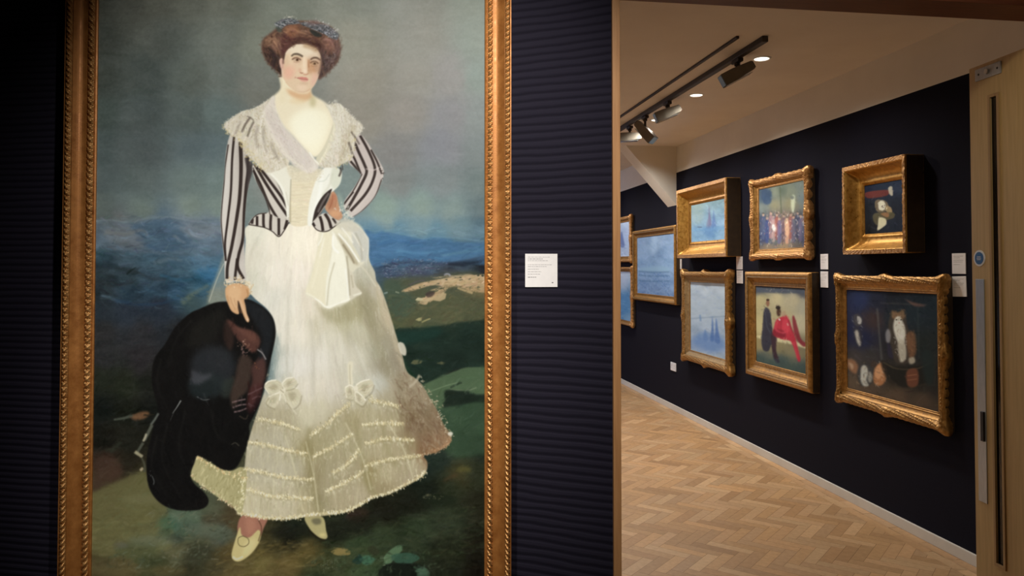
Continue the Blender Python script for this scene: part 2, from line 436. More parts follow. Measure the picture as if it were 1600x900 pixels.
def paint_portrait():
    A = Art(138, -4, 770, 906, 1.5, 5)
    X, Y = A.X, A.Y
    # ---- sky, sea, hills: colour notes
    notes = [
     (150,0,48,50,42),(200,0,60,62,54),(250,0,74,76,66),(300,0,86,88,76),(350,0,98,100,86),(450,0,118,122,106),(550,0,136,138,122),(650,0,146,146,132),(750,0,150,158,142),
     (150,60,46,50,44),(250,60,70,74,66),(350,60,100,104,92),(400,70,116,120,104),(560,60,146,144,126),(650,60,152,150,136),(750,60,148,158,144),
     (150,120,48,54,48),(220,120,62,68,62),(300,120,84,90,80),(350,120,102,108,98),(400,130,118,120,108),(570,120,152,146,128),(650,120,156,152,138),(700,120,156,152,144),(752,120,146,158,146),
     (150,180,54,64,58),(220,180,68,76,72),(300,180,86,96,90),(340,180,98,112,106),(570,180,150,144,128),(640,180,154,148,136),(700,180,150,148,146),(752,180,142,150,144),
     (150,230,62,74,72),(220,230,76,86,84),(300,230,90,104,104),(340,230,94,110,110),(420,300,128,136,128),(390,320,118,132,124),(620,240,138,136,130),(690,230,142,142,144),(752,240,132,142,138),
     (150,285,72,84,82),(220,285,86,98,94),(300,285,98,114,108),(340,290,104,122,116),(560,300,122,138,130),(620,285,134,138,132),(690,285,134,142,138),(752,285,118,134,130),
     (160,325,86,98,92),(220,325,100,114,104),(300,325,114,130,118),(340,325,116,134,124),(600,325,140,162,146),(660,325,138,158,144),(710,330,132,152,144),(752,330,104,124,124),
     (160,345,78,88,88),(185,352,96,98,96),(215,350,84,98,102),(250,352,74,98,116),(290,350,106,120,130),(335,352,104,118,128),(600,345,136,160,152),(660,352,118,148,156),(720,350,108,138,146),(752,350,84,112,126),
     (160,375,72,88,98),(190,372,96,104,106),(230,368,84,106,118),(262,378,62,92,116),(300,372,88,112,132),(335,375,90,112,132),(588,365,84,130,172),(620,370,82,132,176),(680,368,82,130,168),(750,372,76,112,146),
     (160,400,48,72,84),(200,398,62,84,98),(240,400,58,86,106),(280,400,66,94,118),(320,402,74,104,130),(605,392,64,118,170),(650,392,70,126,180),(700,395,70,120,164),(750,392,66,104,134),
     (160,430,38,50,54),(200,432,40,56,62),(240,430,46,66,80),(285,425,60,90,112),(322,430,44,94,136),(610,412,60,84,118),(650,408,66,92,126),(700,405,58,80,104),(750,405,40,52,64),
     (160,455,34,44,48),(200,460,38,58,72),(240,456,36,56,72),(280,455,38,68,96),(315,455,40,76,104),(610,430,58,74,104),(650,425,66,72,92),(700,422,60,64,70),(752,418,34,40,46),
     (160,480,34,42,48),(200,484,36,44,54),(250,480,38,46,56),(300,470,52,74,76),(330,465,96,108,92),(610,445,64,86,78),(640,445,76,84,74),(610,462,62,84,72),(650,460,74,80,58),(640,480,78,86,58),(700,480,88,90,60),(752,470,76,74,50),
     (160,520,38,38,38),(220,520,40,40,42),(280,515,36,38,40),(160,560,38,38,38),(220,560,40,37,38),(160,590,32,36,26),(200,600,34,38,26),(240,600,26,28,22),
     (612,500,74,82,50),(640,500,88,84,50),(700,495,98,96,58),(752,495,70,72,46),(620,512,58,78,50),
     (160,640,20,24,20),(200,640,24,26,18),(240,640,20,22,18),(160,690,20,20,14),(200,690,26,26,18),(160,715,48,34,24),(175,735,64,46,32),(200,720,34,30,20),(155,750,58,48,30),
     (635,525,26,56,44),(680,525,24,52,42),(735,520,24,42,36),(640,545,28,50,36),(700,550,26,34,28),(752,550,26,32,26),(720,570,28,30,26),
     (650,580,24,50,34),(680,600,70,90,60),(740,590,72,98,68),(720,640,52,78,52),(690,660,52,76,54),(752,650,48,70,48),(720,690,40,58,40),(752,700,34,44,32),(690,720,32,44,34),(660,730,28,40,32),
     (752,740,40,44,26),(715,738,60,56,28),(670,760,24,30,20),(640,790,24,26,16),(600,800,28,28,18),(560,815,30,34,22),(700,760,38,44,26),(752,790,34,34,20),(520,830,32,36,22),(650,820,44,56,34),(700,810,42,50,32),(600,835,46,58,34),(560,850,50,64,36),(640,860,40,50,30),(700,860,34,38,22),(752,860,24,22,12),(752,900,22,18,10),(690,895,30,34,20),(640,895,20,26,18),
     (450,840,24,24,14),(460,825,26,32,20),(430,850,58,52,26),(480,862,86,74,34),(450,880,96,80,38),(410,880,100,88,42),(500,880,60,62,32),(540,880,52,60,34),(420,900,84,70,34),(500,900,46,56,32),(570,895,54,72,42),
     (165,780,80,72,40),(200,770,86,82,46),(230,762,92,88,50),(165,820,86,82,44),(220,815,96,92,48),(160,860,74,68,36),(210,850,84,84,48),(240,835,86,92,58),(275,825,70,92,70),(300,812,62,80,60),(330,815,78,82,58),(345,838,78,82,64),(365,815,70,58,34),(280,860,84,82,52),(310,865,60,62,40),(340,880,66,60,34),(300,895,52,50,30),(240,890,62,62,34),(190,890,76,66,34),(160,895,70,60,32),(360,860,90,76,38),(365,895,92,78,40)]
    bg = A.field(notes, 4.0, 8); bg = np.stack([blur(bg[..., i], 3) for i in range(3)], -1); A.c = A.warp(bg, 6, 26, 3)
    gl = A.noise(60, 46, 3, 1); A.grain(gl, (5, 5, 5))
    A.grain(A.noise(30, 7, 3, 2), (4, 4, 4)); A.grain(A.noise(5, 5, 2, 4), (3, 3, 3)); A.grain(A.noise(2.2, 2.2, 1, 6), (2.2, 2.2, 2.2))
    # warm and cool scumbles in the sky
    sky = np.clip((335 - Y) / 20, 0, 1)
    A.grain(A.noise(90, 120, 2, 8), (3, 0, -2), sky); A.grain(A.noise(50, 22, 3, 12), (4, 5, 5), np.clip((Y - 190) / 100, 0, 1) * sky)
    # left cloud / sea bank
    A.poly([(140,346),(165,345),(190,346),(214,346),(236,341),(262,340),(285,343),(310,346),(345,345),(345,395),(300,400),(240,398),(200,392),(140,384)],(84,102,116),.55,1.8)
    A.poly([(206,350),(236,345),(270,343),(284,350),(292,362),(300,380),(262,392),(226,386),(212,368)],(58,84,112),.6,3)
    A.poly([(160,360),(186,356),(214,362),(226,376),(222,388),(190,384),(168,374)],(96,102,104),.5,4)
    A.poly([(280,352),(310,350),(345,352),(345,366),(300,372),(286,362)],(116,128,134),.6,3)
    bank = np.clip((Y - 338) / 14, 0, 1) * np.clip((482 - Y) / 24, 0, 1) * (X < 345)
    A.grain(A.noise(34, 13, 4, 20), (16, 20, 24), bank); A.grain(A.noise(14, 6, 3, 22), (9, 10, 12), bank)
    for (p, w, c, a) in [([(160,352),(190,342),(215,348),(240,341),(262,340),(280,346)],3,(92,108,110),.7),([(165,362),(195,366),(222,360),(232,370)],7,(104,108,104),.6),
        ([(212,362),(222,368),(230,374)],2.5,(46,66,86),.8),([(270,345),(284,352),(292,354)],3,(70,92,108),.8),([(272,368),(282,376),(290,380)],3,(122,134,140),.7),([(300,366),(316,372),(328,366)],3,(128,138,146),.7),
        ([(230,382),(255,392),(280,388),(310,384)],5,(58,84,116),.6),([(170,392),(200,398),(228,410),(262,416)],4,(44,66,78),.6),([(240,412),(268,404),(285,408)],8,(92,108,114),.45),
        ([(180,420),(210,424),(240,436),(280,432)],5,(34,44,46),.6),([(250,430),(290,438),(330,424)],4,(40,88,126),.6),([(150,440),(180,446),(214,440)],5,(34,38,38),.6),
        ([(158,462),(175,466),(190,474)],3,(84,112,128),.8),([(180,470),(240,476),(290,462)],6,(34,58,86),.6),([(225,450),(260,462),(300,446)],3,(52,84,108),.6),([(284,474),(305,458),(326,446)],9,(96,110,86),.5)]:
        A.stroke(p, w, c, a, 1.2, w1=w*.5)
    left = np.clip((700 - Y) / 10, 0, 1) * np.clip((Y - 482) / 10, 0, 1) * (X < 250)
    A.grain(A.noise(26, 12, 3, 30), (5, 4, 4), left)
    A.stroke([(178,656),(192,654),(204,651),(216,650)],3,(74,80,66),.8,.8,w1=5); A.poly([(206,652),(214,646),(226,643),(234,645),(230,652),(220,656),(210,656)],(112,74,44),.9,1.2)
    A.stroke([(172,706),(182,698),(190,690)],6,(42,46,34),.7,1.5)
    A.poly([(148,742),(150,720),(170,712),(186,722),(192,740),(170,752),(146,770)],(64,44,32),.7,3)
    g = A.poly([(130,778),(150,768),(190,750),(226,738),(250,776),(262,800),(262,860),(130,860)],(92,88,48),.75,2)
    A.grain(A.noise(30, 14, 3, 34), (9, 9, 5), np.clip((Y - 780) / 30, 0, 1)); A.grain(A.noise(9, 5, 2, 36), (6, 6, 4), np.clip((Y - 780) / 30, 0, 1))
    for (x, y, rx, ry, c, a) in [(262,818,14,12,(54,92,66),.6),(290,806,26,9,(96,112,84),.55),(258,836,12,9,(52,72,50),.6),(276,842,12,7,(34,44,34),.7),(320,826,28,13,(92,102,80),.55),(348,836,22,10,(78,88,66),.6),(215,860,34,14,(66,74,42),.6),(240,845,40,9,(96,104,78),.5),(190,852,12,4,(92,90,82),.6),(312,866,26,16,(48,48,30),.55),(236,878,24,8,(50,60,34),.5),(352,868,20,14,(72,60,30),.6),(336,812,22,8,(60,48,30),.5),(220,780,30,8,(108,106,66),.4),(180,890,40,9,(92,82,46),.5),(264,892,30,8,(92,78,40),.5)]:
        A.blob(x, y, rx, ry, c, a, 4)
    A.scatter(A.mask([(235,800),(330,800),(372,820),(360,850),(330,890),(180,890),(180,860),(240,840)]), 260, 2.2, [(108,116,92),(54,62,44),(96,90,58),(72,84,62),(120,116,88),(40,42,28)], .4, .6, -.5, .6, 4)
    A.scatter(A.mask([(145,790),(230,760),(262,830),(200,850),(145,860)]), 90, 3, [(106,102,60),(82,80,44),(90,96,58)], .35, 1.0, -.3, .3, 4)
    # ---- right side: sea
    A.poly([(556,366),(568,358),(578,362),(588,367),(600,366),(612,362),(628,366),(646,372),(668,374),(690,372),(712,377),(740,380),(800,384),(800,412),(700,412),(560,412)],(66,110,160),.8,1.2)
    A.poly([(600,352),(640,354),(700,352),(757,358),(800,362),(800,372),(740,372),(690,366),(650,366),(616,360)],(112,142,150),.4,3)
    A.stroke([(140,347),(170,344),(200,347),(232,341),(262,339),(286,343),(312,347),(346,345)],2.2,(116,134,138),.5,.8); A.stroke([(564,360),(574,357),(586,362),(598,359),(612,362),(640,368),(690,370),(757,377)],2.4,(104,144,172),.55,.8)
    seam = np.clip((Y - 352) / 8, 0, 1) * np.clip((436 - Y) / 10, 0, 1) * (X > 560)
    A.poly([(560,352),(585,360),(600,364),(640,366),(690,370),(800,378),(800,352),(690,356),(640,354),(600,350)],(112,144,160),.35,3)
    A.grain(A.noise(22, 7, 3, 40), (12, 14, 16), seam)
    for (p, w, c, a) in [([(585,372),(598,364),(610,372)],7,(70,120,172),.7),([(590,382),(620,376),(660,384)],6,(62,112,170),.6),([(620,392),(660,396),(700,390)],5,(84,142,190),.6),([(600,400),(640,398),(690,404),(757,394)],4,(66,116,166),.6),
        ([(690,400),(725,394),(757,392)],3,(96,148,178),.7),([(600,416),(640,410),(700,412),(757,402)],6,(50,60,82),.7),([(700,416),(730,412),(758,408)],9,(30,38,50),.8),([(650,420),(690,416),(720,418)],3,(96,118,132),.55),([(604,440),(630,434),(660,430)],6,(70,92,96),.5)]:
        A.stroke(p, w, c, a, 1.2, w1=w*.5)
    A.scatter(A.mask([(602,408),(660,404),(700,410),(690,422),(650,430),(606,440)]), 260, 1.2, [(58,58,98),(150,152,170),(46,60,84),(98,112,138),(76,70,96),(112,130,150)], .75, .2, -.15, .5, 3)
    # sand and hill
    A.poly([(602,440),(640,434),(668,432),(757,430),(800,520),(800,505),(700,506),(660,512),(620,516),(612,490)],(80,84,54),.7,3)
    A.poly([(603,440),(625,440),(632,452),(650,470),(640,492),(618,498),(606,470)],(62,84,66),.6,4)
    nz = A.noise(7, 3, 3, 51)
    sand = A.mask([(627,456),(640,449),(656,443),(672,439),(690,436),(712,432),(740,430),(800,430),(800,458),(740,456),(728,452),(714,448),(702,450),(694,458),(690,466),(676,470),(668,476),(656,474),(660,466),(672,460),(684,454),(672,454),(690,448),(676,446),(660,450),(644,455)], .8) * np.clip((nz + .42) * 5, 0, 1)
    A.fill(sand, (192,158,110), .95); A.brush((sand > .5).astype(np.float32), 260, 2.6, 9, -.25, .25, 15, .7, .3)
    A.scatter(A.mask([(676,434),(757,430),(757,446),(700,446)]), 40, 1.6, [(208,176,126),(214,184,138)], .6, .4, -.1, .2, 5)
    A.poly([(724,452),(800,450),(800,470),(740,462)],(146,118,72),.45,4)
    A.scatter(A.mask([(690,446),(757,448),(757,464),(700,470),(690,458)]), 50, 1.6, [(98,92,56),(120,104,62),(84,84,52)], .7, .4, -.6, .5, 4)
    A.poly([(649,469),(653,465),(660,466),(662,469),(656,471)],(196,182,132),.95,.3,sharp=True); A.poly([(657,473),(664,468),(672,464),(673,469),(666,474)],(190,164,116),.95,.4,sharp=True)
    A.poly([(678,470),(682,462),(692,457),(698,459),(696,467),(688,471)],(184,158,110),.9,.5,sharp=True); A.stroke([(715,450),(726,454),(739,458)],2.6,(176,150,98),.9,.4,w1=4)
    A.poly([(665,460),(670,456),(680,457),(676,463),(668,465)],(70,56,50),.85,1.0)
    A.poly([(649,500),(654,497),(660,496),(659,501),(655,502)],(164,156,98),.95,.3,sharp=True); A.stroke([(659,504),(665,501),(673,498)],2.2,(164,152,92),.9,.3)
    A.stroke([(640,446),(652,440),(664,438)],2.5,(88,82,82),.7)
    A.stroke([(600,459),(606,457)],2.5,(120,140,130),.9); A.stroke([(618,456),(624,458)],2,(130,140,110),.9); A.stroke([(694,430),(700,428),(704,431)],3,(160,160,170),.8)
    A.scatter(A.mask([(608,460),(680,474),(757,460),(757,500),(618,512)]), 200, 2.6, [(92,96,58),(68,80,52),(106,98,62),(84,66,46),(104,106,64)], .35, 1.0, -.3, .5, 4)
    # dark valley, light green hill
    dk = A.poly([(617,518),(636,513),(672,512),(700,507),(728,503),(800,504),(800,582),(745,576),(720,576),(700,582),(664,600),(650,590),(632,560)],(26,44,34),.9,1.4)
    A.grain(A.noise(26, 14, 3, 60), (6, 8, 7), dk); A.poly([(618,520),(650,515),(690,514),(680,528),(650,536),(630,540)],(22,58,48),.6,4)
    A.poly([(642,568),(646,563),(654,562),(661,564),(658,568),(648,570)],(98,98,62),.85,.5,sharp=True); A.poly([(682,568),(690,565),(697,567),(693,569),(694,571),(688,569)],(92,92,58),.85,.5,sharp=True)
    hl = A.poly([(664,602),(690,590),(716,578),(740,574),(800,578),(800,616),(738,614),(716,610),(700,612),(694,640),(674,634),(668,622)],(74,98,64),.95,1.0)
    A.stroke([(672,612),(700,602),(716,598)],1.2,(120,142,100),.7); A.stroke([(703,609),(730,610),(745,606)],2,(112,128,92),.7); A.stroke([(704,606),(716,600),(722,598)],3,(36,50,36),.7)
    A.poly([(694,612),(704,609),(716,611),(732,611),(745,617),(800,615),(800,628),(740,630),(720,634),(704,636),(692,638),(696,626)],(26,38,28),.92,1.2)
    lg = A.poly([(690,640),(720,634),(800,628),(800,700),(740,712),(705,712),(690,690),(682,660)],(52,76,50),.8,3)
    A.grain(A.noise(22, 16, 3, 64), (7, 8, 6), (X > 640) * np.clip((Y - 590) / 10, 0, 1) * (Y < 760))
    A.stroke([(716,735),(726,733),(736,735)],7,(96,90,36),.6,2); A.stroke([(694,752),(704,746),(714,742)],5,(80,56,30),.5,2)
    A.blob(690,782,24,9,(26,34,20),.7,3); A.dabs([(664,778),(672,776),(684,780),(690,776)],26,1.6,[(128,126,84),(90,92,56),(140,132,92)],2.4,.7)
    A.blob(560,805,18,12,(58,34,24),.5,4)
    A.poly([(430,842),(470,838),(520,846),(560,838),(600,812),(640,802),(600,800),(500,818),(430,826)],(26,28,18),.6,3)
    A.scatter(A.mask([(520,840),(660,800),(740,790),(755,860),(600,870),(500,860)]), 240, 2.4, [(58,74,42),(44,58,34),(66,66,38),(36,44,26)], .35, 1.0, -.15, .4, 5)
    A.scatter(A.mask([(380,850),(490,848),(500,880),(420,902),(330,902)]), 200, 2.4, [(112,94,42),(92,76,36),(122,106,56),(74,64,32)], .45, .9, -.25, .25, 6)
    for p, c in [([(517,862),(530,856),(543,858),(548,866),(535,868),(524,867)],(140,118,58)), ([(564,872),(575,868),(586,874),(580,882),(568,882)],(58,104,74)), ([(600,872),(612,858),(626,852),(630,858),(618,872),(606,884)],(84,116,76)),
                 ([(612,868),(640,864),(656,872),(640,882),(620,880)],(48,84,62)), ([(574,856),(584,853),(594,862),(588,868),(578,864)],(46,50,30)), ([(556,872),(562,866),(568,876),(560,882),(550,878)],(26,52,42)), ([(600,884),(620,880),(656,884),(668,902),(596,902)],(20,26,18)), ([(650,892),(662,886),(672,896),(660,904)],(66,98,70))]:
        A.poly(p, c, .85, .8)
    A.dabs([(505,890),(515,880),(528,878)],40,1.8,[(128,132,98),(96,104,74)],4,.6); A.dabs([(600,882),(606,872)],14,1.6,[(130,150,110)],2.5,.6)
    A.scatter(A.mask([(490,872),(560,866),(680,860),(690,900),(490,902)]), 130, 2.2, [(70,92,58),(40,52,34),(86,104,70),(28,34,22)], .5, .7, -.8, .7, 3)
    A.desat(.80)
    bl = np.clip((A.c[..., 2] - A.c[..., 0] - 22) / 30, 0, 1); A.c += bl[..., None] * np.array([0, 2, -4], np.float32)
    one = np.ones_like(X); skyM = (Y < 340).astype(np.float32); seaL = ((Y >= 336) & (Y < 484) & (X < 360)).astype(np.float32); seaR = ((Y >= 350) & (Y < 434) & (X > 560)).astype(np.float32)
    A.brush(skyM, 1500, 5, 22, lambda x, y: .5 * math.sin(x / 70 + y / 50), .5, 3.2, .35, .8)
    A.brush(seaL, 520, 3.2, 16, lambda x, y: .25 * math.sin(x / 22) + .1, .35, 9, .55, .5, (.8, 1, 1.15)); A.brush(seaL * (Y < 400), 120, 2.2, 11, .1, .5, 16, .5, .4, (1, 1, .95))
    A.brush(seaR, 420, 2.8, 14, -.05, .25, 9, .55, .5, (.8, 1, 1.1)); A.brush(((Y >= 434) & (Y < 900) & (X > 590)).astype(np.float32), 1100, 3.0, 13, lambda x, y: -.15 - .5 * (y > 590) * (y < 700), .4, 6, .5, .5)
    A.brush(((Y >= 484) & (X < 300)).astype(np.float32), 800, 3.4, 15, -.3, .5, 5, .5, .5); A.brush(((Y >= 800) & (X >= 300) & (X < 600)).astype(np.float32), 500, 3.0, 14, -.2, .4, 6, .5, .5)
    # ---- feet
    A.poly([(379,806),(417,806),(412,826),(404,842),(388,842),(372,832)],(150,104,84),1,1.0)
    A.poly([(384,812),(396,808),(400,826),(388,836)],(172,122,98),.6,3)
    A.poly([(375,824),(378,836),(390,840),(404,828),(408,836),(404,850),(392,866),(376,877),(366,876),(362,868),(366,850)],(186,172,118),1,.8)
    A.poly([(384,848),(400,842),(396,858),(380,870)],(206,192,140),.6,3); A.stroke([(364,870),(370,874),(380,870)],3,(226,212,166),.8)
    A.stroke([(372,848),(373,841),(380,838),(388,842),(389,849),(383,854),(375,853),(372,848)],1.1,(84,74,48),.85,.3); A.stroke([(404,812),(409,826),(404,846)],1.5,(70,50,34),.7)
    A.poly([(477,808),(504,808),(510,830),(512,840),(506,843),(496,838),(484,826)],(168,158,110),1,.8); A.poly([(487,812),(500,810),(502,818),(492,820)],(96,92,70),.8,1.2); A.stroke([(482,828),(496,840),(508,844)],2,(30,24,14),.8,.7)
    A.blob(504,836,5,3,(206,192,130),.7,1.5)
    # ---- skirt
    skirt_o = [(389,352),(384,380),(382,425),(386,450),(398,466),(420,486),(430,510),(426,545),(422,580),(414,610),(404,640),(394,670),(386,700),(382,735),(377,770),(370,800),(384,804),(400,807),(417,810),(450,811),(478,808),(500,807),(536,801),(560,792),(584,777),(608,771),(632,760),(652,750),(666,738),(668,722),(662,712),(680,708),(694,700),(705,690),(704,678),(694,664),(684,642),(672,622),(660,602),(650,592),(636,580),(628,552),(618,520),(606,480),(596,452),(588,438),(586,425),(578,408),(575,384),(570,364),(548,350),(500,350),(452,350)]
    veil = A.mask([(352,400),(340,425),(327,462),(328,475),(356,474),(366,440)],1.2); A.fill(veil,(150,152,138),.55)
    A.stroke([(350,412),(338,440),(327,472)],1.4,(186,184,164),.7)
    S = A.mask(skirt_o, .7)
    sk = A.field([
      (400,370,206,202,182),(400,400,206,200,180),(430,380,222,214,194),(400,440,200,196,176),(430,430,222,214,196),(470,380,230,222,200),(500,380,236,226,204),(470,430,226,216,198),(450,480,218,212,194),(480,480,218,208,186),(430,470,208,204,188),
      (510,400,232,222,196),(540,380,226,216,192),(560,375,206,200,180),(570,400,188,186,168),(578,430,176,172,150),(590,450,176,168,146),
      (440,520,214,208,190),(470,520,222,214,194),(500,510,196,188,162),(510,530,204,198,176),(540,500,178,172,140),(560,490,164,158,124),(560,520,182,176,150),(580,480,160,152,122),(590,510,160,152,124),(604,500,170,158,130),(614,530,150,142,118),(590,550,160,156,132),(600,570,146,138,116),(625,560,136,126,104),
      (430,560,172,174,160),(424,590,150,156,146),(445,570,206,204,190),(470,570,214,208,194),(500,560,212,206,190),(530,560,206,200,180),(560,560,196,190,168),(445,610,204,196,168),(480,610,212,204,184),(520,610,206,198,178),(480,650,206,198,168),(500,640,204,196,168),(560,600,190,186,164),(590,600,184,182,166),(600,625,170,160,132),
      (630,600,142,130,104),(650,610,142,128,102),(640,640,138,122,94),(660,640,132,116,90),(680,660,134,114,88),(650,670,130,110,84),(665,690,134,108,82),(690,690,150,122,92),(640,690,150,134,100),(670,705,128,94,64),(645,655,124,104,76),
      (400,660,176,166,138),(440,650,180,170,140),(460,680,188,178,146),(400,690,184,176,150),(440,690,188,180,154),(480,700,154,142,102),(500,690,170,160,124),(530,670,178,168,134),(550,660,172,160,124),(580,650,184,174,140),(610,660,182,170,136),(625,700,174,162,128),(560,700,174,164,130),(600,700,180,168,134),(640,730,180,168,136),
      (395,730,184,176,150),(430,735,190,182,156),(460,730,186,178,150),(490,740,152,140,106),(520,740,168,158,126),(550,740,174,162,130),(580,740,152,138,98),(600,740,180,168,134),(640,745,172,160,130),
      (390,775,196,186,154),(420,785,192,182,152),(450,790,194,184,154),(480,790,178,166,130),(500,785,152,142,110),(530,780,174,162,130),(560,770,178,166,136),(600,765,154,140,106),(640,755,174,160,130)], 3.6, 7)
    sk = np.stack([blur(sk[..., i], 4) for i in range(3)], -1)
    upk = np.clip((650 - Y) / 50, 0, 1)[..., None]; sk = np.clip(sk * (1 + .03 * upk) + 8 * upk - 4 * (1 - upk), 0, 250).astype(np.float32); A.fill(S, sk, 1.0)
    # under-bow and side shadows, soft folds running down
    A.poly([(493,470),(512,484),(548,474),(566,462),(572,480),(560,496),(530,504),(508,498)],(166,158,122),.65,4,S)
    A.poly([(560,440),(575,452),(588,500),(606,560),(616,590),(600,584),(586,540),(566,490)],(150,142,112),.55,5,S)
    A.poly([(588,440),(600,458),(618,520),(632,570),(624,566),(606,510),(590,465)],(196,182,152),.6,2.5,S)
    A.poly([(412,560),(430,520),(436,548),(428,590),(418,616)],(96,118,118),.6,3,S)
    for p, w in [([(440,400),(432,520),(436,620)],5),([(470,420),(466,540),(462,640)],6),([(500,500),(510,560),(516,630)],5),([(530,520),(545,580),(552,640)],5),([(556,540),(576,590),(590,640)],5),([(420,380),(405,430),(412,470)],5)]:
        A.stroke(p, w, (236,230,214), .28, 2.5, clip=S)
    for p, w in [([(455,420),(450,520),(448,640)],5),([(486,500),(490,560),(488,620)],6),([(520,540),(530,590),(536,630)],5),([(545,520),(566,580),(576,626)],6),([(403,372),(390,410),(392,450)],5)]:
        A.stroke(p, w, (182,176,156), .3, 2.5, clip=S)
    A.grain(A.noise(5, 60, 2, 70), (6, 6, 6), S); A.grain(A.noise(3, 3, 2, 72), (3, 3, 3), S)
    A.brush(((S > .5) & (Y < 640)).astype(np.float32), 900, 2.0, 26, lambda x, y: 1.57 + (470 - x) * .0035, .08, 7, .5, .5); A.brush(((S > .5) & (Y >= 640)).astype(np.float32), 500, 2.2, 14, 1.5, .3, 9, .5, .5)
    up = S * (Y < 640)
    A.scatter(up, 420, .9, [(242,238,222),(232,226,208)], .55, .3, 1.4, .5, 1.3)
    A.scatter(up, 260, 1.2, [(196,190,172),(236,230,212)], .35, .5, 1.55, .12, 12)
    A.dabs([(424,560),(420,590),(414,612)],26,3.0,[(176,186,178),(90,110,108)],3,.6,ang=1.9,clip=S)
    # brown side of the flounce
    br = S * A.mask([(616,600),(634,580),(660,600),(708,680),(700,704),(668,712),(650,690),(628,650)],2)
    A.scatter(br, 300, 2.2, [(156,142,116),(112,94,70),(172,158,130),(134,112,86),(100,72,54)], .4, .8, 1.1, .4, 5)
    A.dabs([(628,610),(650,640),(664,668)],60,3,[(180,166,138),(150,134,106)],5,.45,.6); A.dabs([(662,712),(680,706),(696,698),(704,684)],60,2.6,[(186,150,112),(206,180,146),(150,116,84)],2.0,.7); A.dabs([(655,592),(668,612),(684,636),(690,655),(704,680)],80,2.4,[(206,196,168),(160,146,116),(188,172,140)],3.2,.75)
    A.stroke([(640,606),(650,596),(656,586)],4,(188,176,150),.7,1); A.stroke([(672,706),(690,700),(704,688)],4,(168,130,94),.5,1.6); A.blob(704,678,4,3,(220,214,194),.9,.8)
    # flounces: pleats between the gathered trims
    low = S * A.mask([(380,640),(411,640),(450,640),(468,664),(490,672),(532,636),(560,610),(600,620),(630,640),(640,700),(668,720),(668,740),(560,800),(480,815),(365,812),(372,760)],3)
    A.scatter(low, 900, 1.3, [(206,198,158),(150,142,104),(190,184,146),(166,158,118),(214,208,172)], .4, .5, 1.5, .16, 9)
    for p, w, w1 in [([(484,668),(483,716),(490,760),(500,804)],7,14),([(556,655),(562,700),(580,768)],5,10),([(594,648),(602,690),(618,728)],4,7),([(574,750),(582,768),(590,776)],8,8)]:
        A.stroke(p, w, (142,132,92), .45, 2.6, w1=w1, clip=S)
    for p in [[(478,690),(490,740),(498,800)],[(540,660),(566,714),(580,766)],[(608,664),(630,700),(646,748)],[(446,680),(462,740),(474,800)]]:
        A.stroke(p, 2.2, (212,204,168), .5, .8, clip=S)
    trims = [([(404,655),(425,658),(447,664),(468,671)],70),([(486,680),(510,664),(530,644),(545,632)],80),([(578,624),(600,630),(624,634)],50),
      ([(384,690),(410,694),(442,702),(477,709)],110),([(490,714),(520,698),(552,678)],60),([(566,664),(590,662),(630,662)],60),
      ([(380,732),(410,738),(445,746),(488,750)],110),([(520,740),(545,724),(560,704)],60),([(572,694),(600,686),(648,688)],60),
      ([(376,762),(405,770),(430,776),(490,779)],120),([(510,768),(540,754),(566,738)],70),([(572,728),(610,718),(658,712)],70),
      ([(370,802),(395,806),(417,810),(450,810),(489,804),(535,800),(560,790),(584,777),(610,770),(632,759),(652,748),(666,738)],330)]
    for p, n in trims:
        A.stroke([(x, y + 3) for x, y in p], 3.4, (150,140,100), .45, 1.2, clip=S)
        A.stroke(p, 4.4, (202,190,146), .55, 1.0)
        A.dabs(p, n, 2.6, [(232,222,182),(212,196,150),(240,232,200),(190,172,126),(222,206,160)], 1.9, .8, .3, 1.3)
        A.dabs(p, n // 5, 2.0, [(120,108,74),(138,122,84)], 2.4, .6, .3, 1.4)
    # left flounce peeking between the feathers
    for p, n in trims[:-1]:
        A.dabs([(x, y + 7) for x, y in p], n // 2, 3.6, [(206,198,168),(222,214,184),(176,168,134)], 3.2, .4, .6, 1.5)
    for tr, nxt in [(0,3),(3,6),(6,9),(9,12)]:
        P0, P1 = spline(trims[tr][0], False, 6.0), trims[nxt][0]
        for q in P0[::2]: A.stroke([(q[0] - 2, q[1] + 7), (q[0] - 3 + A.rs.normal(0, 1.5), q[1] + 22 + A.rs.normal(0, 4))], 2.4, [(150,144,108),(206,200,166)][A.rs.randint(2)], .45, .8, w1=1, clip=S)
    for tr in (1,2,4,5,7,8,10,11):
        for q in spline(trims[tr][0], False, 6.0)[::2]: A.stroke([(q[0], q[1] + 6), (q[0] + 2 + A.rs.normal(0, 1.5), q[1] + 24 + A.rs.normal(0, 4))], 2.2, [(152,144,106),(208,200,166),(164,158,122)][A.rs.randint(3)], .4, .8, w1=1, clip=S)
    A.dabs([(392,700),(420,760),(470,790)], 60, 4, [(216,208,176),(156,148,112)], 14, .3, .8, 1.5); A.dabs([(520,700),(560,740),(640,730)], 80, 4, [(214,206,174),(150,140,104)], 14, .3, .8, 1.4)
    for p, n in trims: A.dabs(p, n // 2, 1.8, [(244,238,210),(236,224,184)], 1.2, .8, .2, 1.2)
    lf = A.poly([(308,714),(326,722),(345,732),(362,736),(378,730),(386,745),(378,800),(362,790),(345,780),(328,768),(312,756),(299,744)],(166,158,114),1,.8)
    A.scatter(lf, 160, 1.6, [(186,178,130),(124,116,72),(206,196,150),(158,150,106)], .6, .5, 1.9, .25, 7)
    A.dabs([(308,714),(326,724),(346,736),(366,744),(386,748)],90,2.6,[(222,200,146),(236,222,176),(200,168,118)],2.2,.85); A.dabs([(299,744),(316,758),(336,772),(352,784),(372,798)],80,2.4,[(206,194,148),(226,214,176),(190,160,124)],2,.8)
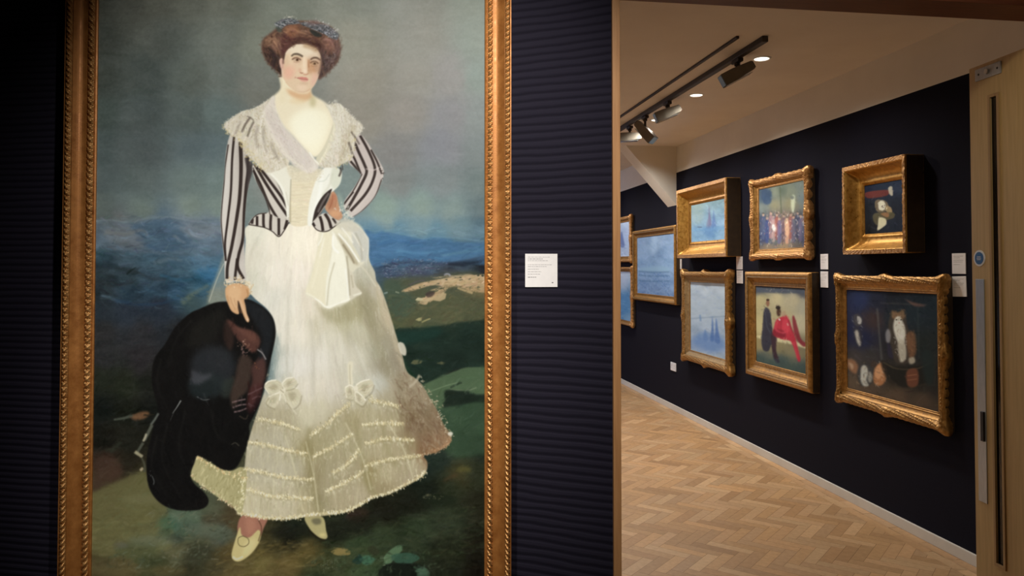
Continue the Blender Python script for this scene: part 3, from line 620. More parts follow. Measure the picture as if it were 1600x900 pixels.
    A.dabs([(378,738),(380,770),(376,795)],50,3,[(214,204,158),(236,228,190)],3,.7,ang=1.9)
    # ribbon bows on the skirt
    def loop(pts, ang):
        m = A.poly(pts, (208,200,170), .95, .7); c = np.mean(pts, 0)
        A.stroke([(x + 1.2, y + 1.8) for x, y in pts[len(pts)//2:]], 1.6, (140,130,100), .6, .7)
        q = [tuple(c + (np.array(p) - c) * .45) for p in pts]; A.poly(q, (164,154,124), .65, 1.2)
        A.brush((m > .5).astype(np.float32), 26, 1.5, 8, ang, .3, 14, .7, .3); A.stroke(pts[:3], 2.0, (240,234,212), .9, .4); A.stroke([pts[-1], pts[0], pts[1]], 1.5, (234,226,200), .8, .4)
    A.dabs([(418,606),(440,614),(466,616)], 40, 5, [(190,182,154),(220,212,184)], 7, .5, .6)
    loop([(413,603),(420,596),(432,594),(441,600),(441,610),(431,617),(421,616)], .4); loop([(443,609),(453,605),(465,607),(471,616),(467,630),(457,638),(447,628)], 1.0)
    loop([(441,600),(448,592),(458,590),(465,598),(458,606),(446,609)], -.4); loop([(430,616),(438,614),(437,626),(429,638),(420,634),(415,628),(420,620)], 1.8)
    A.blob(441,612,5,4,(226,218,190),.95,.8); A.stroke([(438,609),(444,614)],1.4,(132,122,94),.6,.5); A.stroke([(452,628),(458,640),(464,648)],3.4,(216,208,180),.8,.7,w1=2)
    A.poly([(543,570),(547,565),(552,567),(551,584),(552,602),(545,604),(544,588)],(226,218,190),.95,.6); A.stroke([(547,570),(547,586),(548,602)],1.4,(170,160,130),.5,.5)
    loop([(540,606),(547,602),(554,606),(556,618),(549,624),(542,622)], 1.3); loop([(557,602),(566,596),(578,593),(584,600),(580,612),(568,621),(560,614)], -.5); loop([(556,612),(563,616),(572,626),(566,634),(556,628)], .8)
    A.blob(556,607,4,4,(230,222,196),.95,.8); A.dabs([(538,616),(556,626),(580,622)], 30, 3.4, [(222,214,184),(186,176,144)], 4, .6)
    # torn muslin at the right edge of the skirt
    A.poly([(622,536),(630,536),(635,546),(634,556),(626,552)],(212,204,182),.9,.8)
    # ---- satin bow and sash
    A.poly([(500,360),(520,352),(545,346),(562,352),(574,372),(576,395),(566,415),(552,425),(548,468),(510,482),(493,467),(478,460),(486,425),(494,400)],(228,222,196),.9,1.2)
    A.poly([(548,350),(562,356),(576,371),(577,374),(575,398),(572,408),(564,410),(552,390)],(202,200,186),.92,.7,sharp=True)
    A.poly([(505,364),(494,402),(486,435),(478,457),(492,466),(510,478),(511,440),(516,400),(520,372)],(234,226,196),1,1.0)
    A.poly([(521,366),(531,372),(544,420),(548,466),(530,474),(511,481),(510,440),(516,410),(520,390)],(242,238,216),1,1.0)
    A.poly([(544,420),(552,428),(556,446),(566,458),(556,464),(546,466)],(214,206,182),1,.9)
    A.poly([(530,366),(548,378),(562,402),(563,412),(552,424),(545,418),(538,395)],(220,214,188),1,1.0)
    A.poly([(524,364),(542,384),(560,410),(556,414),(540,394)],(176,164,134),.7,1.2)
    A.stroke([(542,400),(545,430),(547,462)],2.2,(160,150,124),.7,.9); A.stroke([(536,382),(548,400),(554,412)],2.4,(132,118,92),.7,.9)
    for p, w, c, a in [([(529,365),(545,384),(562,410)],2.6,(248,246,232),.9),([(546,358),(556,372),(568,392)],2.4,(236,230,210),.8),([(521,368),(521,386),(530,396)],3,(250,248,236),.8),([(523,410),(515,440),(511,478)],2.2,(196,188,160),.7),([(540,420),(544,450),(545,466)],2,(248,246,232),.8),([(492,466),(502,473),(511,480),(530,474),(547,467)],2.4,(250,246,228),.9),([(479,458),(492,465)],2.2,(244,238,214),.8),([(507,372),(502,392),(500,402)],2.2,(246,240,220),.7),([(500,400),(494,430),(488,450)],3,(242,234,206),.5),([(549,430),(552,450)],2.4,(176,166,138),.6),([(552,462),(565,458)],2.4,(240,236,214),.8),([(556,364),(564,384),(566,406)],3,(170,164,144),.5),([(560,412),(572,424),(588,448)],2.6,(214,206,182),.7),([(570,365),(576,378),(575,398)],1.4,(224,222,208),.7)]:
        A.stroke(p, w, c, a, .7)
    A.grain(A.noise(3, 14, 2, 80), (3, 3, 3), A.mask([(478,360),(575,350),(575,470),(510,482),(478,460)]))
    # ---- neck, chest
    neck = A.poly([(440,112),(439,138),(428,150),(412,166),(430,175),(442,196),(458,212),(472,228),(492,246),(508,230),(520,200),(524,176),(508,160),(494,152),(487,146),(487,132),(490,110)],(240,228,196),1,1.2)
    A.poly([(452,190),(480,170),(512,176),(516,200),(502,232),(490,242),(470,222)],(252,246,216),.9,5,neck); A.blob(480,200,22,26,(254,250,224),.6,7,clip=neck)
    A.poly([(446,138),(458,142),(470,146),(482,145),(487,138),(488,152),(476,158),(462,154),(450,146)],(214,166,120),.75,2.4,neck)
    A.blob(443,145,7,18,(236,222,186),.6,3,.1,clip=neck); A.blob(489,158,5,10,(186,176,128),.6,3,clip=neck); A.blob(466,158,14,5,(232,206,160),.5,3,clip=neck)
    A.stroke([(440,122),(440,136),(430,148)],2,(214,196,160),.6,1,clip=neck)
    # ---- sleeves and jacket
    DK, LT = (46,36,32), (200,192,180)
    sl = A.poly([(361,208),(372,206),(384,224),(390,246),(393,257),(391,279),(386,305),(383,340),(382,380),(383,410),(384,438),(368,440),(353,440),(351,407),(347,370),(345,345),(347,311),(351,273),(354,235)],LT,1,.6)
    A.poly([(372,230),(390,250),(390,280),(383,320),(380,400),(372,400),(374,300)],(150,140,130),.35,4,sl); A.poly([(347,320),(352,270),(356,235),(362,250),(356,320),(356,420),(350,420)],(222,216,206),.5,3,sl)
    for p, w, w1 in [([(366,214),(363,250),(361,300),(356,345),(352,380),(353,408)],3.6,3.4),([(376,222),(377,262),(375,305),(370,342),(363,382),(356,415),(355,436)],6.0,4.6),([(387,243),(388,265),(385,292),(382,330),(380,372),(373,400),(372,418),(381,436)],5.0,4.6),
                     ([(357,226),(352,262),(350,290),(347,322),(346,348),(349,380),(352,400)],2.0,1.8),([(371,404),(368,430),(368,438)],4,4.4),([(392,258),(390,285),(385,308),(382,350),(383,372)],2.2,1.6)]:
        A.stroke(p, w, DK, .95, .4, w1=w1, clip=A_soft(A, sl))
    A.poly([(383,246),(396,258),(394,272),(388,290),(385,305),(386,270)],(62,54,52),.8,.8)
    jk = A.poly([(396,257),(410,264),(424,270),(434,284),(445,300),(450,322),(452,346),(444,360),(436,369),(426,361),(414,355),(398,352),(389,351),(394,342),(402,336),(417,334),(421,327),(415,309),(404,290),(396,272)],(206,198,184),1,.6)
    A.stroke([(396,262),(402,284),(414,308),(421,328)],1.6,DK,.9,.3)
    for p, w in [([(396,266),(408,290),(420,318),(434,342),(438,347)],4.2),([(398,256),(414,284),(432,312),(450,338)],4.6),([(406,262),(424,286),(440,308),(450,326)],4.4),([(420,268),(434,284),(444,304)],4.0)]:
        A.stroke(p, w, DK, .95, .4, clip=A_soft(A, jk))
    A.stroke([(417,336),(428,342),(440,345),(452,340)],1.2,(130,118,104),.6)
    pep = A.poly([(389,351),(396,341),(404,335),(418,333),(440,342),(452,342),(451,350),(444,361),(436,370),(426,362),(414,356),(400,353)],(206,198,184),.9,.5)
    for p in [[(402,338),(402,353)],[(412,334),(412,350),(413,356)],[(424,334),(423,348),(423,360)],[(436,341),(436,356),(436,368)],[(449,344),(447,352),(445,359)],[(395,342),(394,350)]]:
        A.stroke(p, 4.2, DK, .95, .4, clip=A_soft(A, pep))
    A.stroke([(389,351),(400,353),(414,356),(426,362),(436,370),(444,361),(452,347)],1.5,DK,.95,.3); A.stroke([(389,351),(396,341),(404,335),(417,333)],1.4,DK,.9,.3); A.stroke([(421,327),(422,335)],1.6,DK,.8)
    # right sleeve
    rs = A.poly([(549,209),(563,210),(574,222),(584,238),(593,252),(600,268),(597,282),(589,303),(578,318),(566,330),(549,340),(543,334),(537,322),(540,312),(549,300),(557,288),(564,274),(556,264),(545,254),(546,232)],(202,190,180),1,.6)
    A.poly([(548,300),(566,276),(580,268),(590,280),(576,306),(552,336),(541,318)],(214,204,192),.5,3,rs)
    for p, w in [([(551,214),(560,236),(570,258),(573,270),(564,290),(553,310),(541,330)],4.4),([(563,212),(576,236),(586,262),(583,282),(571,304),(548,330)],4.2),([(580,234),(590,254),(597,272)],3.0),([(546,232),(550,240),(556,252),(564,272)],3.4),([(548,252),(556,262),(562,274)],3.6),([(566,272),(556,292),(546,308),(538,320)],1.8),([(597,280),(586,308),(566,330),(550,341)],2.0),([(553,300),(543,312),(538,318)],2.2)]:
        A.stroke(p, w, DK, .9, .45, clip=A_soft(A, rs))
    A.stroke([(593,262),(584,266),(572,264)],2,(220,206,196),.7,.7); A.dabs([(595,258),(599,270),(597,280)],14,2,[(222,214,200),DK],1.5,.8)
    # hand on the hip
    hd = A.poly([(519,298),(526,305),(529,316),(532,328),(536,338),(530,345),(520,340),(512,332),(508,324),(514,312)],(192,146,112),1,.9)
    A.blob(517,318,6,9,(164,108,80),.6,2.4,clip=hd); A.blob(523,308,4,6,(176,112,84),.6,1.5,clip=hd); A.blob(524,334,8,5,(214,164,122),.8,2,clip=hd); A.stroke([(520,304),(519,316),(514,328)],1.4,(140,78,54),.6,.6,clip=hd); A.stroke([(526,312),(524,324)],1.2,(150,90,64),.5,.6,clip=hd)
    # waistcoat, revers
    A.poly([(455,272),(470,268),(490,262),(498,275),(492,300),(487,320),(483,350),(455,351),(452,320),(450,300)],(226,214,182),1,.8)
    vest = A.mask([(456,280),(492,278),(487,315),(482,349),(456,350),(453,315)],.8)
    for i in range(26):
        y = 283 + i * 2.6; A.stroke([(455,y+1),(468,y+.6*math.sin(i)),(487,y-1)],1.1,(238,230,206) if i % 2 else (212,200,170),.28,.5,clip=vest)
    A.brush((vest > .5).astype(np.float32), 120, 1.6, 12, .05, .25, 12, .6, .4)
    A.poly([(416,268),(432,262),(449,257),(456,272),(455,300),(452,330),(449,344),(446,318),(438,294),(426,278)],(232,228,208),1,.8)
    A.stroke([(424,272),(438,288),(448,312),(451,340)],2.4,(246,244,230),.7,1); A.stroke([(455,280),(454,310),(454,348)],1.8,(160,150,120),.7,.6); A.stroke([(447,300),(451,322)],2,(196,190,166),.5,1)
    rv = A.poly([(497,274),(505,264),(514,258),(526,262),(534,268),(532,286),(522,298),(510,306),(500,322),(493,338),(488,352),(481,351),(483,322),(488,300)],(240,238,222),1,.8)
    A.stroke([(503,272),(500,300),(488,340)],4,(250,249,238),.6,1.5,clip=rv); A.stroke([(520,270),(515,290),(504,306)],2.6,(204,202,180),.7,1.2,clip=rv); A.stroke([(497,284),(508,282),(515,272)],1.2,(190,196,180),.6,.5,clip=rv); A.poly([(520,262),(535,268),(532,288),(525,296),(518,290)],(206,208,184),.6,1.6,rv)
    A.stroke([(532,262),(533,268),(530,276)],3,DK,.7,.6); A.stroke([(535,256),(536,266)],1.4,DK,.7,.4)
    fl = A.poly([(519,295),(516,304),(508,322),(498,340),(489,350),(490,338),(494,324),(502,310),(510,301)],DK,.95,.5); A.stroke([(514,302),(505,316),(497,332)],3.2,(128,118,112),.7,.8); A.stroke([(508,322),(500,334),(490,348)],1.8,(190,180,164),.7,.5)
    pr = A.poly([(488,350),(494,342),(504,334),(512,334),(522,342),(532,347),(522,355),(513,361),(504,362),(495,359)],(208,200,186),1,.5)
    for p, w in [([(500,338),(503,348),(505,361)],4.6),([(508,334),(514,344),(518,357)],4.8),([(520,341),(526,350)],3.4),([(489,348),(492,354)],4)]:
        A.stroke(p, w, DK, .95, .4, clip=A_soft(A, pr))
    A.stroke([(488,350),(495,359),(504,362),(513,361),(522,355),(533,347)],1.5,DK,.95,.3)
    # cuff at the hip, loose muslin
    A.dabs([(533,322),(538,334),(546,344),(548,358)],60,4,[(214,214,196),(190,196,180),(226,222,206)],4,.6); A.poly([(528,300),(536,312),(538,326),(532,322)],(170,186,166),.5,2)
    A.poly([(524,352),(534,342),(546,342),(556,350),(560,360),(540,362)],(208,202,182),.8,1.5)
    for p in [[(505,364),(502,375),(497,384)],[(520,362),(524,374),(526,384)],[(534,356),(544,368),(552,380)]]: A.stroke(p, 2.2, (246,242,226), .7, .7)
    # ---- lace cape
    cl = A.poly([(430,150),(421,155),(412,161),(402,167),(393,171),(386,172),(377,175),(369,180),(361,185),(355,190),(350,195),(353,203),(358,208),(364,212),(372,216),(378,223),(383,234),(388,244),(395,251),(402,257),(410,264),(418,270),(430,268),(444,262),(452,256),(450,236),(440,212),(432,190),(428,170)],(212,203,182),1,.9)
    cr = A.poly([(494,150),(504,158),(512,164),(527,161),(535,165),(541,172),(549,180),(557,188),(567,196),(565,206),(558,214),(554,228),(552,244),(544,252),(536,256),(524,262),(513,262),(502,262),(497,256),(506,240),(516,215),(522,196),(516,176),(505,160)],(216,208,188),1,.9)
    A.poly([(560,200),(553,206),(545,232),(538,250),(530,255),(534,230),(542,206),(550,194)],(176,160,124),.5,3,cr); A.poly([(512,170),(530,168),(540,186),(530,220),(515,250),(512,220)],(226,220,200),.6,4,cr)
    fc = A.poly([(428,150),(420,160),(413,172),(414,186),(420,206),(431,226),(446,245),(462,262),(480,272),(494,270),(499,257),(490,246),(474,230),(458,212),(445,198),(436,182),(431,166)],(226,216,200),.95,1.6)
    A.poly([(424,168),(434,190),(450,212),(470,236),(488,254),(478,262),(452,238),(432,212),(420,188)],(208,195,184),.5,4,fc); A.brush((fc > .5).astype(np.float32), 260, 1.5, 14, .95, .18, 9, .55, .4)
    fr = A.poly([(511,220),(519,200),(523,190),(524,206),(518,226),(508,246),(499,258),(494,248),(503,236)],(224,216,186),.9,1.0)
    A.poly([(449,258),(465,262),(483,272),(497,264),(505,262),(498,276),(484,284),(466,284),(453,276)],(220,210,182),.9,1.5)
    A.stroke([(413,172),(417,194),(432,222),(452,246),(474,262)],1.8,(232,224,202),.8,.6); A.stroke([(430,166),(442,194),(460,214),(480,236),(498,258)],1.6,(238,230,204),.8,.6); A.stroke([(484,238),(492,250),(499,257)],2,(250,246,230),.8,.5)
    A.stroke([(521,190),(522,206),(512,232),(499,256)],1.4,(242,236,206),.8,.6)
    A.scatter(fc, 240, 1.2, [(226,216,198),(186,172,158),(214,204,190)], .5, .3, .9, .5, 3)
    lc = np.clip(cl - fc, 0, 1)
    A.brush((lc > .5).astype(np.float32), 420, 1.8, 13, lambda x, y: 1.25 if x > 395 else 2.1, .22, 13, .6, .4, (1, 1, 1.1)); A.brush((cr > .5).astype(np.float32), 300, 1.8, 14, lambda x, y: 1.0 + (x - 510) / 70, .2, 12, .6, .4)
    for q in range(10): A.stroke([(424 - q * 1.5, 158 + q * 2), (404 + q * .6, 190 + q * 3), (398 + q * 4.4, 238 + q * 2.4)], 1.2, (236,229,212), .5, .5, clip=lc)
    for p, w, a in [([(404,196),(400,214),(404,232)],5,.3),([(412,200),(412,220),(418,240)],4,.3),([(376,190),(372,200),(368,210)],2.4,.5),([(424,222),(428,236),(436,250)],4,.3)]: A.stroke(p, w, (96,82,70), a, 1.2, clip=lc)
    A.scatter(lc, 380, 1.3, [(222,214,188),(182,168,128),(236,228,206),(196,184,146),(160,146,112)], .6, .3, 1.0, .9, 2.6)
    A.scatter(np.clip(cr - fr, 0, 1), 420, 1.3, [(228,220,198),(188,176,142),(238,232,212),(172,160,130)], .55, .3, 1.2, .6, 3.2)
    for p, w, a in [([(391,184),(384,194),(378,207)],3.4,.6),([(397,190),(391,202),(387,214)],3.0,.55),([(386,182),(392,184),(397,189)],1.6,.6),([(549,206),(556,216),(562,226)],2.6,.6),([(545,222),(549,234),(551,242)],3.6,.6),([(433,244),(428,248),(422,248)],2,.2)]:
        A.stroke(p, w, (70,58,50), a, .7)
    A.scatter(lc, 160, 1.1, [(226,218,194),(206,196,166)], .6, .3, 1.0, .9, 2.6)
    A.dabs([(370,212),(384,232),(396,244),(414,262)],60,3.2,[(206,190,140),(224,212,170)],4,.45,.7)
    A.dabs([(350,196),(353,204),(364,213),(376,222),(384,238),(392,249),(402,258),(416,269)],130,2.0,[(214,198,148),(196,178,124),(232,222,190),(170,150,104)],2.0,.8)
    A.dabs([(430,152),(412,162),(393,172),(377,176),(361,186),(350,195)],60,1.8,[(232,226,208),(196,190,168)],1.6,.7)
    A.dabs([(512,164),(527,161),(541,172),(557,188),(567,197),(564,208)],70,1.8,[(226,220,200),(200,194,170),(238,234,220)],1.8,.75); A.dabs([(556,214),(552,232),(548,246),(538,256),(526,262)],70,2.0,[(206,192,146),(226,216,184),(176,158,112)],2.2,.75)
    for i in range(9): A.stroke([(512+i*5,168+i*3),(520+i*4,190+i*5),(522+i*2.6,220+i*4)],1.1,(238,232,214),.35,.5,clip=cr)
    A.scatter(A.mask([(452,256),(480,270),(505,262),(500,282),(456,282)]), 120, 1.3, [(240,232,206),(204,190,158),(228,216,186)], .5, .4, .2, .5, 3)
    # ---- feathered hat held at her side
    hat = [(356,471),(342,472),(330,475),(314,482),(300,488),(286,499),(275,510),(266,524),(258,538),(250,548),(242,560),(238,577),(238,600),(243,622),(247,640),(244,656),(240,668),(236,684),(232,700),(229,722),(230,746),(234,764),(244,780),(258,791),(276,797),(296,798),(314,796),(324,790),(326,780),(318,768),(306,758),(299,748),(298,738),(304,724),(308,712),(318,716),(330,722),(344,732),(358,735),(370,730),(380,712),(386,696),(390,678),(390,664),(398,648),(406,630),(414,600),(420,574),(427,546),(431,524),(430,508),(425,494),(414,482),(402,474),(388,468),(370,468)]
    H = A.poly(hat, (17,16,15), 1, .9)
    A.scatter(A.mask([(228,690),(236,690),(244,780),(300,800),(325,785),(310,764),(300,790),(250,790)],0), 60, 1.6, [(24,22,20)], .6, .6, 1.3, .7, 4)
    A.poly([(382,470),(402,476),(418,488),(428,508),(424,540),(414,572),(408,590),(404,560),(410,530),(400,506),(388,490)],(30,32,34),.9,3,H)
    A.poly([(330,490),(350,484),(352,500),(340,530),(320,540),(300,545),(290,530),(305,505)],(26,25,22),.9,5,H)
    A.blob(334,572,36,32,(38,40,42),.95,6,clip=H); A.blob(325,602,30,20,(34,40,40),.9,5,clip=H)
    A.poly([(299,588),(300,578),(315,585),(332,584),(326,592),(312,600),(299,600)],(72,72,76),.7,3,H); A.poly([(298,600),(310,604),(326,596),(336,600),(326,620),(308,622),(298,612)],(28,34,34),.8,3,H)
    A.stroke([(308,620),(318,625),(328,624)],1.2,(128,132,130),.7,.4); A.poly([(350,596),(366,590),(366,608),(356,622),(346,618)],(52,58,52),.6,3,H)
    A.poly([(354,500),(362,502),(374,512),(392,516),(402,522),(407,532),(404,544),(396,552),(390,548),(382,540),(372,530),(364,520)],(84,54,46),.95,1.6,H); A.poly([(366,510),(380,514),(396,520),(402,530),(396,536),(384,526)],(106,70,58),.6,2,H)
    A.poly([(352,502),(360,506),(366,530),(360,548),(350,530)],(56,40,34),.7,2.5,H); A.dabs([(376,540),(384,536),(392,544)],30,2.2,[(150,112,92),(176,140,120),(110,78,62)],3.2,.7); A.dabs([(378,548),(382,556)],14,2.4,[(146,112,104),(96,72,66)],2.6,.7)
    A.poly([(374,560),(386,556),(394,564),(392,590),(386,612),(374,622),(366,640),(360,620),(368,590)],(66,52,44),.85,2.5,H); A.poly([(394,572),(412,560),(416,580),(410,604),(402,622),(390,640),(388,616),(394,596)],(78,52,46),.9,2.2,H)
    A.stroke([(402,546),(410,552),(416,562)],1.8,(168,160,156),.8,.5); A.dabs([(398,568),(402,576)],8,1.6,[(190,128,70),(160,104,64)],1.6,.8); A.stroke([(388,596),(390,616),(386,636)],2,(44,20,18),.7,1,clip=H)
    for p in [[(363,629),(374,626),(384,624)],[(364,637),(376,633),(386,632)],[(366,644),(376,642),(386,638)],[(388,617),(398,612),(410,606)],[(394,624),(402,620),(408,620)]]: A.stroke(p, 2.6, (120,98,96), .85, .5, w1=2)
    A.dabs([(390,630),(398,640)],10,2,[(150,148,156),(88,68,70)],2.5,.7); A.stroke([(374,650),(384,655),(388,648)],1.8,(70,60,48),.7,.5)
    A.poly([(392,606),(412,600),(408,624),(394,646),(386,640)],(66,34,34),.45,2,H)
    A.stroke([(283,626),(277,636),(270,646)],2.2,(140,142,136),.8,.4,w1=.8); A.stroke([(272,644),(266,658)],1,(80,82,78),.6,.4); A.stroke([(238,744),(241,752),(240,758)],1.2,(110,114,110),.7,.4)
    A.dabs([(232,738),(240,750)],6,1.4,[(96,98,94)],1.6,.6); A.stroke([(362,695),(368,692),(374,697)],1.1,(110,104,88),.6,.4)
    A.brush((H > .6).astype(np.float32), 420, 2.6, 16, lambda x, y: 1.2 + (x - 320) * .006, .5, 3.5, .5, .6)
    for pth in [[(252,560),(246,600),(262,640)],[(246,680),(238,730),(262,776)],[(262,660),(254,720),(284,780)],[(290,640),(280,700),(296,740)],[(300,500),(276,530),(262,570)],[(330,640),(340,680),(370,700)]]: A.stroke(pth, 2.2, (34,33,30), .6, 1.2, w1=.8)
    A.grain(A.noise(14, 26, 3, 90), (3.4, 3, 2.6), H)
    # white tip showing left of the hat
    for p, w, c in [([(248,646),(242,656),(236,664)],3.4,(92,96,88)),([(238,664),(232,676),(226,688)],5,(84,86,74)),([(229,678),(227,684),(224,690)],3.4,(168,160,134)),([(224,692),(219,700),(213,710)],4.4,(76,78,66)),([(211,706),(217,710),(223,714)],5,(156,148,118)),([(220,732),(223,735)],6,(166,154,124)),([(222,716),(226,726),(226,738)],3,(70,70,56))]:
        A.stroke(p, w, c, .85, .7)
    # cuff and hand
    A.dabs([(352,444),(364,438),(378,438),(388,446),(390,458)],90,2.6,[(214,192,152),(232,214,180),(190,162,122),(206,180,138)],3.0,.85)
    hn = A.poly([(353,450),(362,444),(376,443),(388,449),(390,458),(388,464),(382,468),(384,478),(386,490),(390,500),(388,504),(384,500),(378,486),(373,470),(372,480),(374,490),(370,491),(362,486),(357,476),(353,464)],(206,162,118),1,.7)
    A.poly([(356,452),(368,446),(378,454),(374,470),(368,484),(360,474)],(218,180,136),.8,3,hn); A.stroke([(375,468),(380,482),(387,499)],3.4,(218,180,142),.8,.9,clip=hn); A.stroke([(372,470),(374,482),(378,490)],1.8,(110,78,54),.8,.6)
    A.stroke([(360,464),(363,474),(368,484)],1.2,(170,124,86),.6,.6,clip=hn); A.stroke([(366,466),(369,478)],1.1,(166,120,84),.5,.6,clip=hn); A.stroke([(386,452),(388,462),(384,468)],2.4,(164,118,72),.6,.9); A.stroke([(355,462),(358,474)],2,(176,134,92),.6,.9,clip=hn); A.blob(387,500,1.6,2.2,(230,196,170),.7,.6)
    A.dabs([(352,446),(362,440),(378,440),(389,448)],40,2.2,[(226,206,170),(240,224,194)],2.2,.75)
    # ---- head
    hair = A.poly([(441,121),(436,115),(430,109),(424,104),(419,99),(414,91),(411,82),(409,73),(410,65),(413,60),(418,56),(424,51),(430,46),(436,41),(446,36),(462,33),(481,33),(497,35),(510,39),(519,43),(526,52),(531,64),(533,76),(531,88),(527,98),(521,105),(513,113),(505,120),(498,125),(494,112),(480,90),(450,84),(444,100)],(100,70,54),1,1.3)
    HR = [(70,44,38),(118,78,56),(140,96,70),(84,52,42),(60,38,34),(128,82,58)]
    A.poly([(412,80),(416,72),(424,76),(434,82),(438,96),(441,116),(432,110),(420,100)],(48,36,34),.85,2.5,hair); A.poly([(411,64),(418,58),(430,54),(438,58),(436,70),(424,70),(416,72)],(128,92,66),.7,2.4,hair)
    A.poly([(430,60),(440,66),(438,84),(432,84),(426,74)],(146,102,76),.7,2,hair); A.poly([(440,58),(452,52),(462,62),(452,74),(446,84),(440,88)],(88,48,44),.8,2.2,hair)
    A.poly([(446,44),(462,38),(470,50),(462,58),(450,56)],(148,94,62),.8,2.2,hair); A.poly([(466,52),(484,48),(496,56),(500,66),(486,66),(472,62)],(104,66,50),.7,2.4,hair); A.stroke([(464,50),(476,52),(488,58)],3,(158,116,84),.6,1,clip=hair)
    A.poly([(456,62),(470,58),(490,62),(504,70),(504,80),(490,72),(470,67),(458,70)],(70,40,36),.8,2,hair); A.poly([(504,56),(518,58),(526,70),(524,84),(512,80),(504,70)],(140,92,76),.55,2.6,hair)
    A.poly([(504,80),(516,84),(530,84),(522,102),(508,116),(499,122),(500,100)],(78,60,58),.8,3,hair); A.poly([(516,50),(528,62),(532,78),(526,88),(522,70)],(118,88,80),.6,2,hair)
    for i in range(230):
        t = A.rs.uniform(0, 1)
        if t < .35: p = np.array([A.rs.uniform(411,440), A.rs.uniform(54,112)]); an = 1.1 + A.rs.normal(0, .5)
        elif t < .7: p = np.array([A.rs.uniform(440,504), A.rs.uniform(36,72)]); an = .15 + A.rs.normal(0, .6)
        else: p = np.array([A.rs.uniform(502,532), A.rs.uniform(48,118)]); an = 1.9 + A.rs.normal(0, .6)
        v = np.array([math.cos(an), math.sin(an)]) * A.rs.uniform(3, 7); b = np.array([-v[1], v[0]]) * .35
        A.stroke([p - v, p + b, p + v], 1.5, HR[A.rs.randint(6)], .45, .5, w1=.6, clip=hair)
    A.scatter(hair * (X > 506) * (Y > 78), 90, .9, [(150,134,128),(52,38,36),(118,96,88)], .5, .3, 2.0, .8, 3)
    A.scatter(hair * A.ell(514,66,10,12), 30, 1.2, [(186,128,112),(170,116,92)], .4, .6, .6, .8, 3)
    A.brush((hair > .5).astype(np.float32), 300, 1.8, 8, lambda x, y: (1.2 if x < 440 else (.2 if x < 500 else 1.9)), .45, 22, .6, .4, (1.1, .9, .8))
    for p, w, c in [([(414,64),(422,60),(430,64),(434,74)],2.2,(158,112,80)),([(418,72),(426,70),(432,78)],2,(150,106,80)),([(426,56),(434,50),(442,52)],2.4,(146,104,72)),([(448,46),(458,44),(466,50)],2.4,(166,110,76)),([(470,48),(482,50),(492,56)],2.2,(160,118,88)),([(508,60),(518,64),(522,74)],2.4,(164,112,98)),([(512,52),(522,58),(528,68)],1.8,(150,102,84)),([(520,80),(524,88),(518,98)],1.6,(142,116,106)),([(508,84),(514,94),(508,104)],1.6,(120,96,88))]: A.stroke(p, w, c, .65, .8, w1=1)
    A.dabs([(412,60),(410,76),(416,94),(428,110),(438,120)],40,2.4,[(84,58,44),(120,90,66),(60,44,38)],1.6,.5,.6); A.dabs([(528,52),(534,70),(530,92),(520,106),(506,120)],50,2.4,[(98,70,56),(126,98,84),(74,54,46)],1.6,.5,.6)
    face = A.poly([(445,92),(446,84),(450,78),(455,74),(462,70),(470,69),(478,70),(487,73),(495,77),(500,84),(502,92),(502,100),(500,112),(497,122),(493,131),(488,138),(482,143),(474,145),(466,144),(458,140),(450,133),(445,126),(441,119),(440,108),(442,100)],(226,200,166),1,.8)
    ear = A.poly([(437,94),(440,91),(444,94),(445,102),(443,110),(440,108),(437,101)],(222,176,150),1,.7); A.stroke([(441,95),(442,102),(441,107)],1.2,(190,130,110),.6,.5)
    A.blob(470,79,20,9,(234,216,182),.75,4,.1,clip=face); A.blob(448,98,4,14,(208,180,146),.5,2.5,clip=face)
    A.blob(451,114,9,10,(230,166,144),.55,4,clip=face); A.blob(456,108,9,7,(230,182,154),.4,4,clip=face); A.blob(493,121,6,8,(222,168,150),.5,3,clip=face); A.blob(494,108,6,8,(206,158,122),.6,3,clip=face)
    A.poly([(484,92),(490,95),(500,94),(502,104),(498,112),(488,112),(483,116),(481,106)],(194,146,108),.62,2.2,face)          # shaded eye side
    A.blob(466,94,10,5,(206,174,142),.55,2.2,.15,clip=face); A.blob(463,101,8,3,(222,190,160),.5,2,clip=face)
    A.poly([(474,90),(479,92),(481,104),(481,112),(477,116),(471,114),(472,104)],(238,212,180),.75,1.6,face); A.stroke([(482,93),(482,103),(482.5,113)],1.8,(176,124,90),.6,.9,clip=face)
    A.stroke([(476,89),(475,98),(477,106)],1.6,(244,226,198),.5,.8,clip=face); A.blob(477,111,2.4,2.4,(244,220,194),.7,1,clip=face)
    A.stroke([(469,113),(471.5,114.6),(474,114)],1.6,(160,104,82),.85,.5); A.stroke([(474,116),(479,117),(482.5,114.5)],1.5,(184,124,98),.8,.6); A.blob(469,110,2.4,3,(212,160,132),.6,1.2,clip=face)
    # brows
    A.stroke([(455.5,88.2),(459,85.3),(464,84.6),(469,86),(473.5,88.8)],2.3,(92,76,60),.9,.55,w1=3.0,wm=3.3); A.stroke([(485.5,93.6),(489,91),(494,90.4),(498,92),(501,94.6)],2.2,(78,58,46),.92,.5,wm=3.0,w1=2.0)
    # eyes
    A.poly([(457.5,93.8),(461,91.4),(466,91.4),(470.5,94.4),(466,96.0),(461,95.6)],(186,160,134),.75,.5); A.blob(464.8,94.0,2.2,2.0,(104,70,44),.95,.5); A.blob(464.8,93.6,1.2,1.3,(40,26,20),.9,.3)
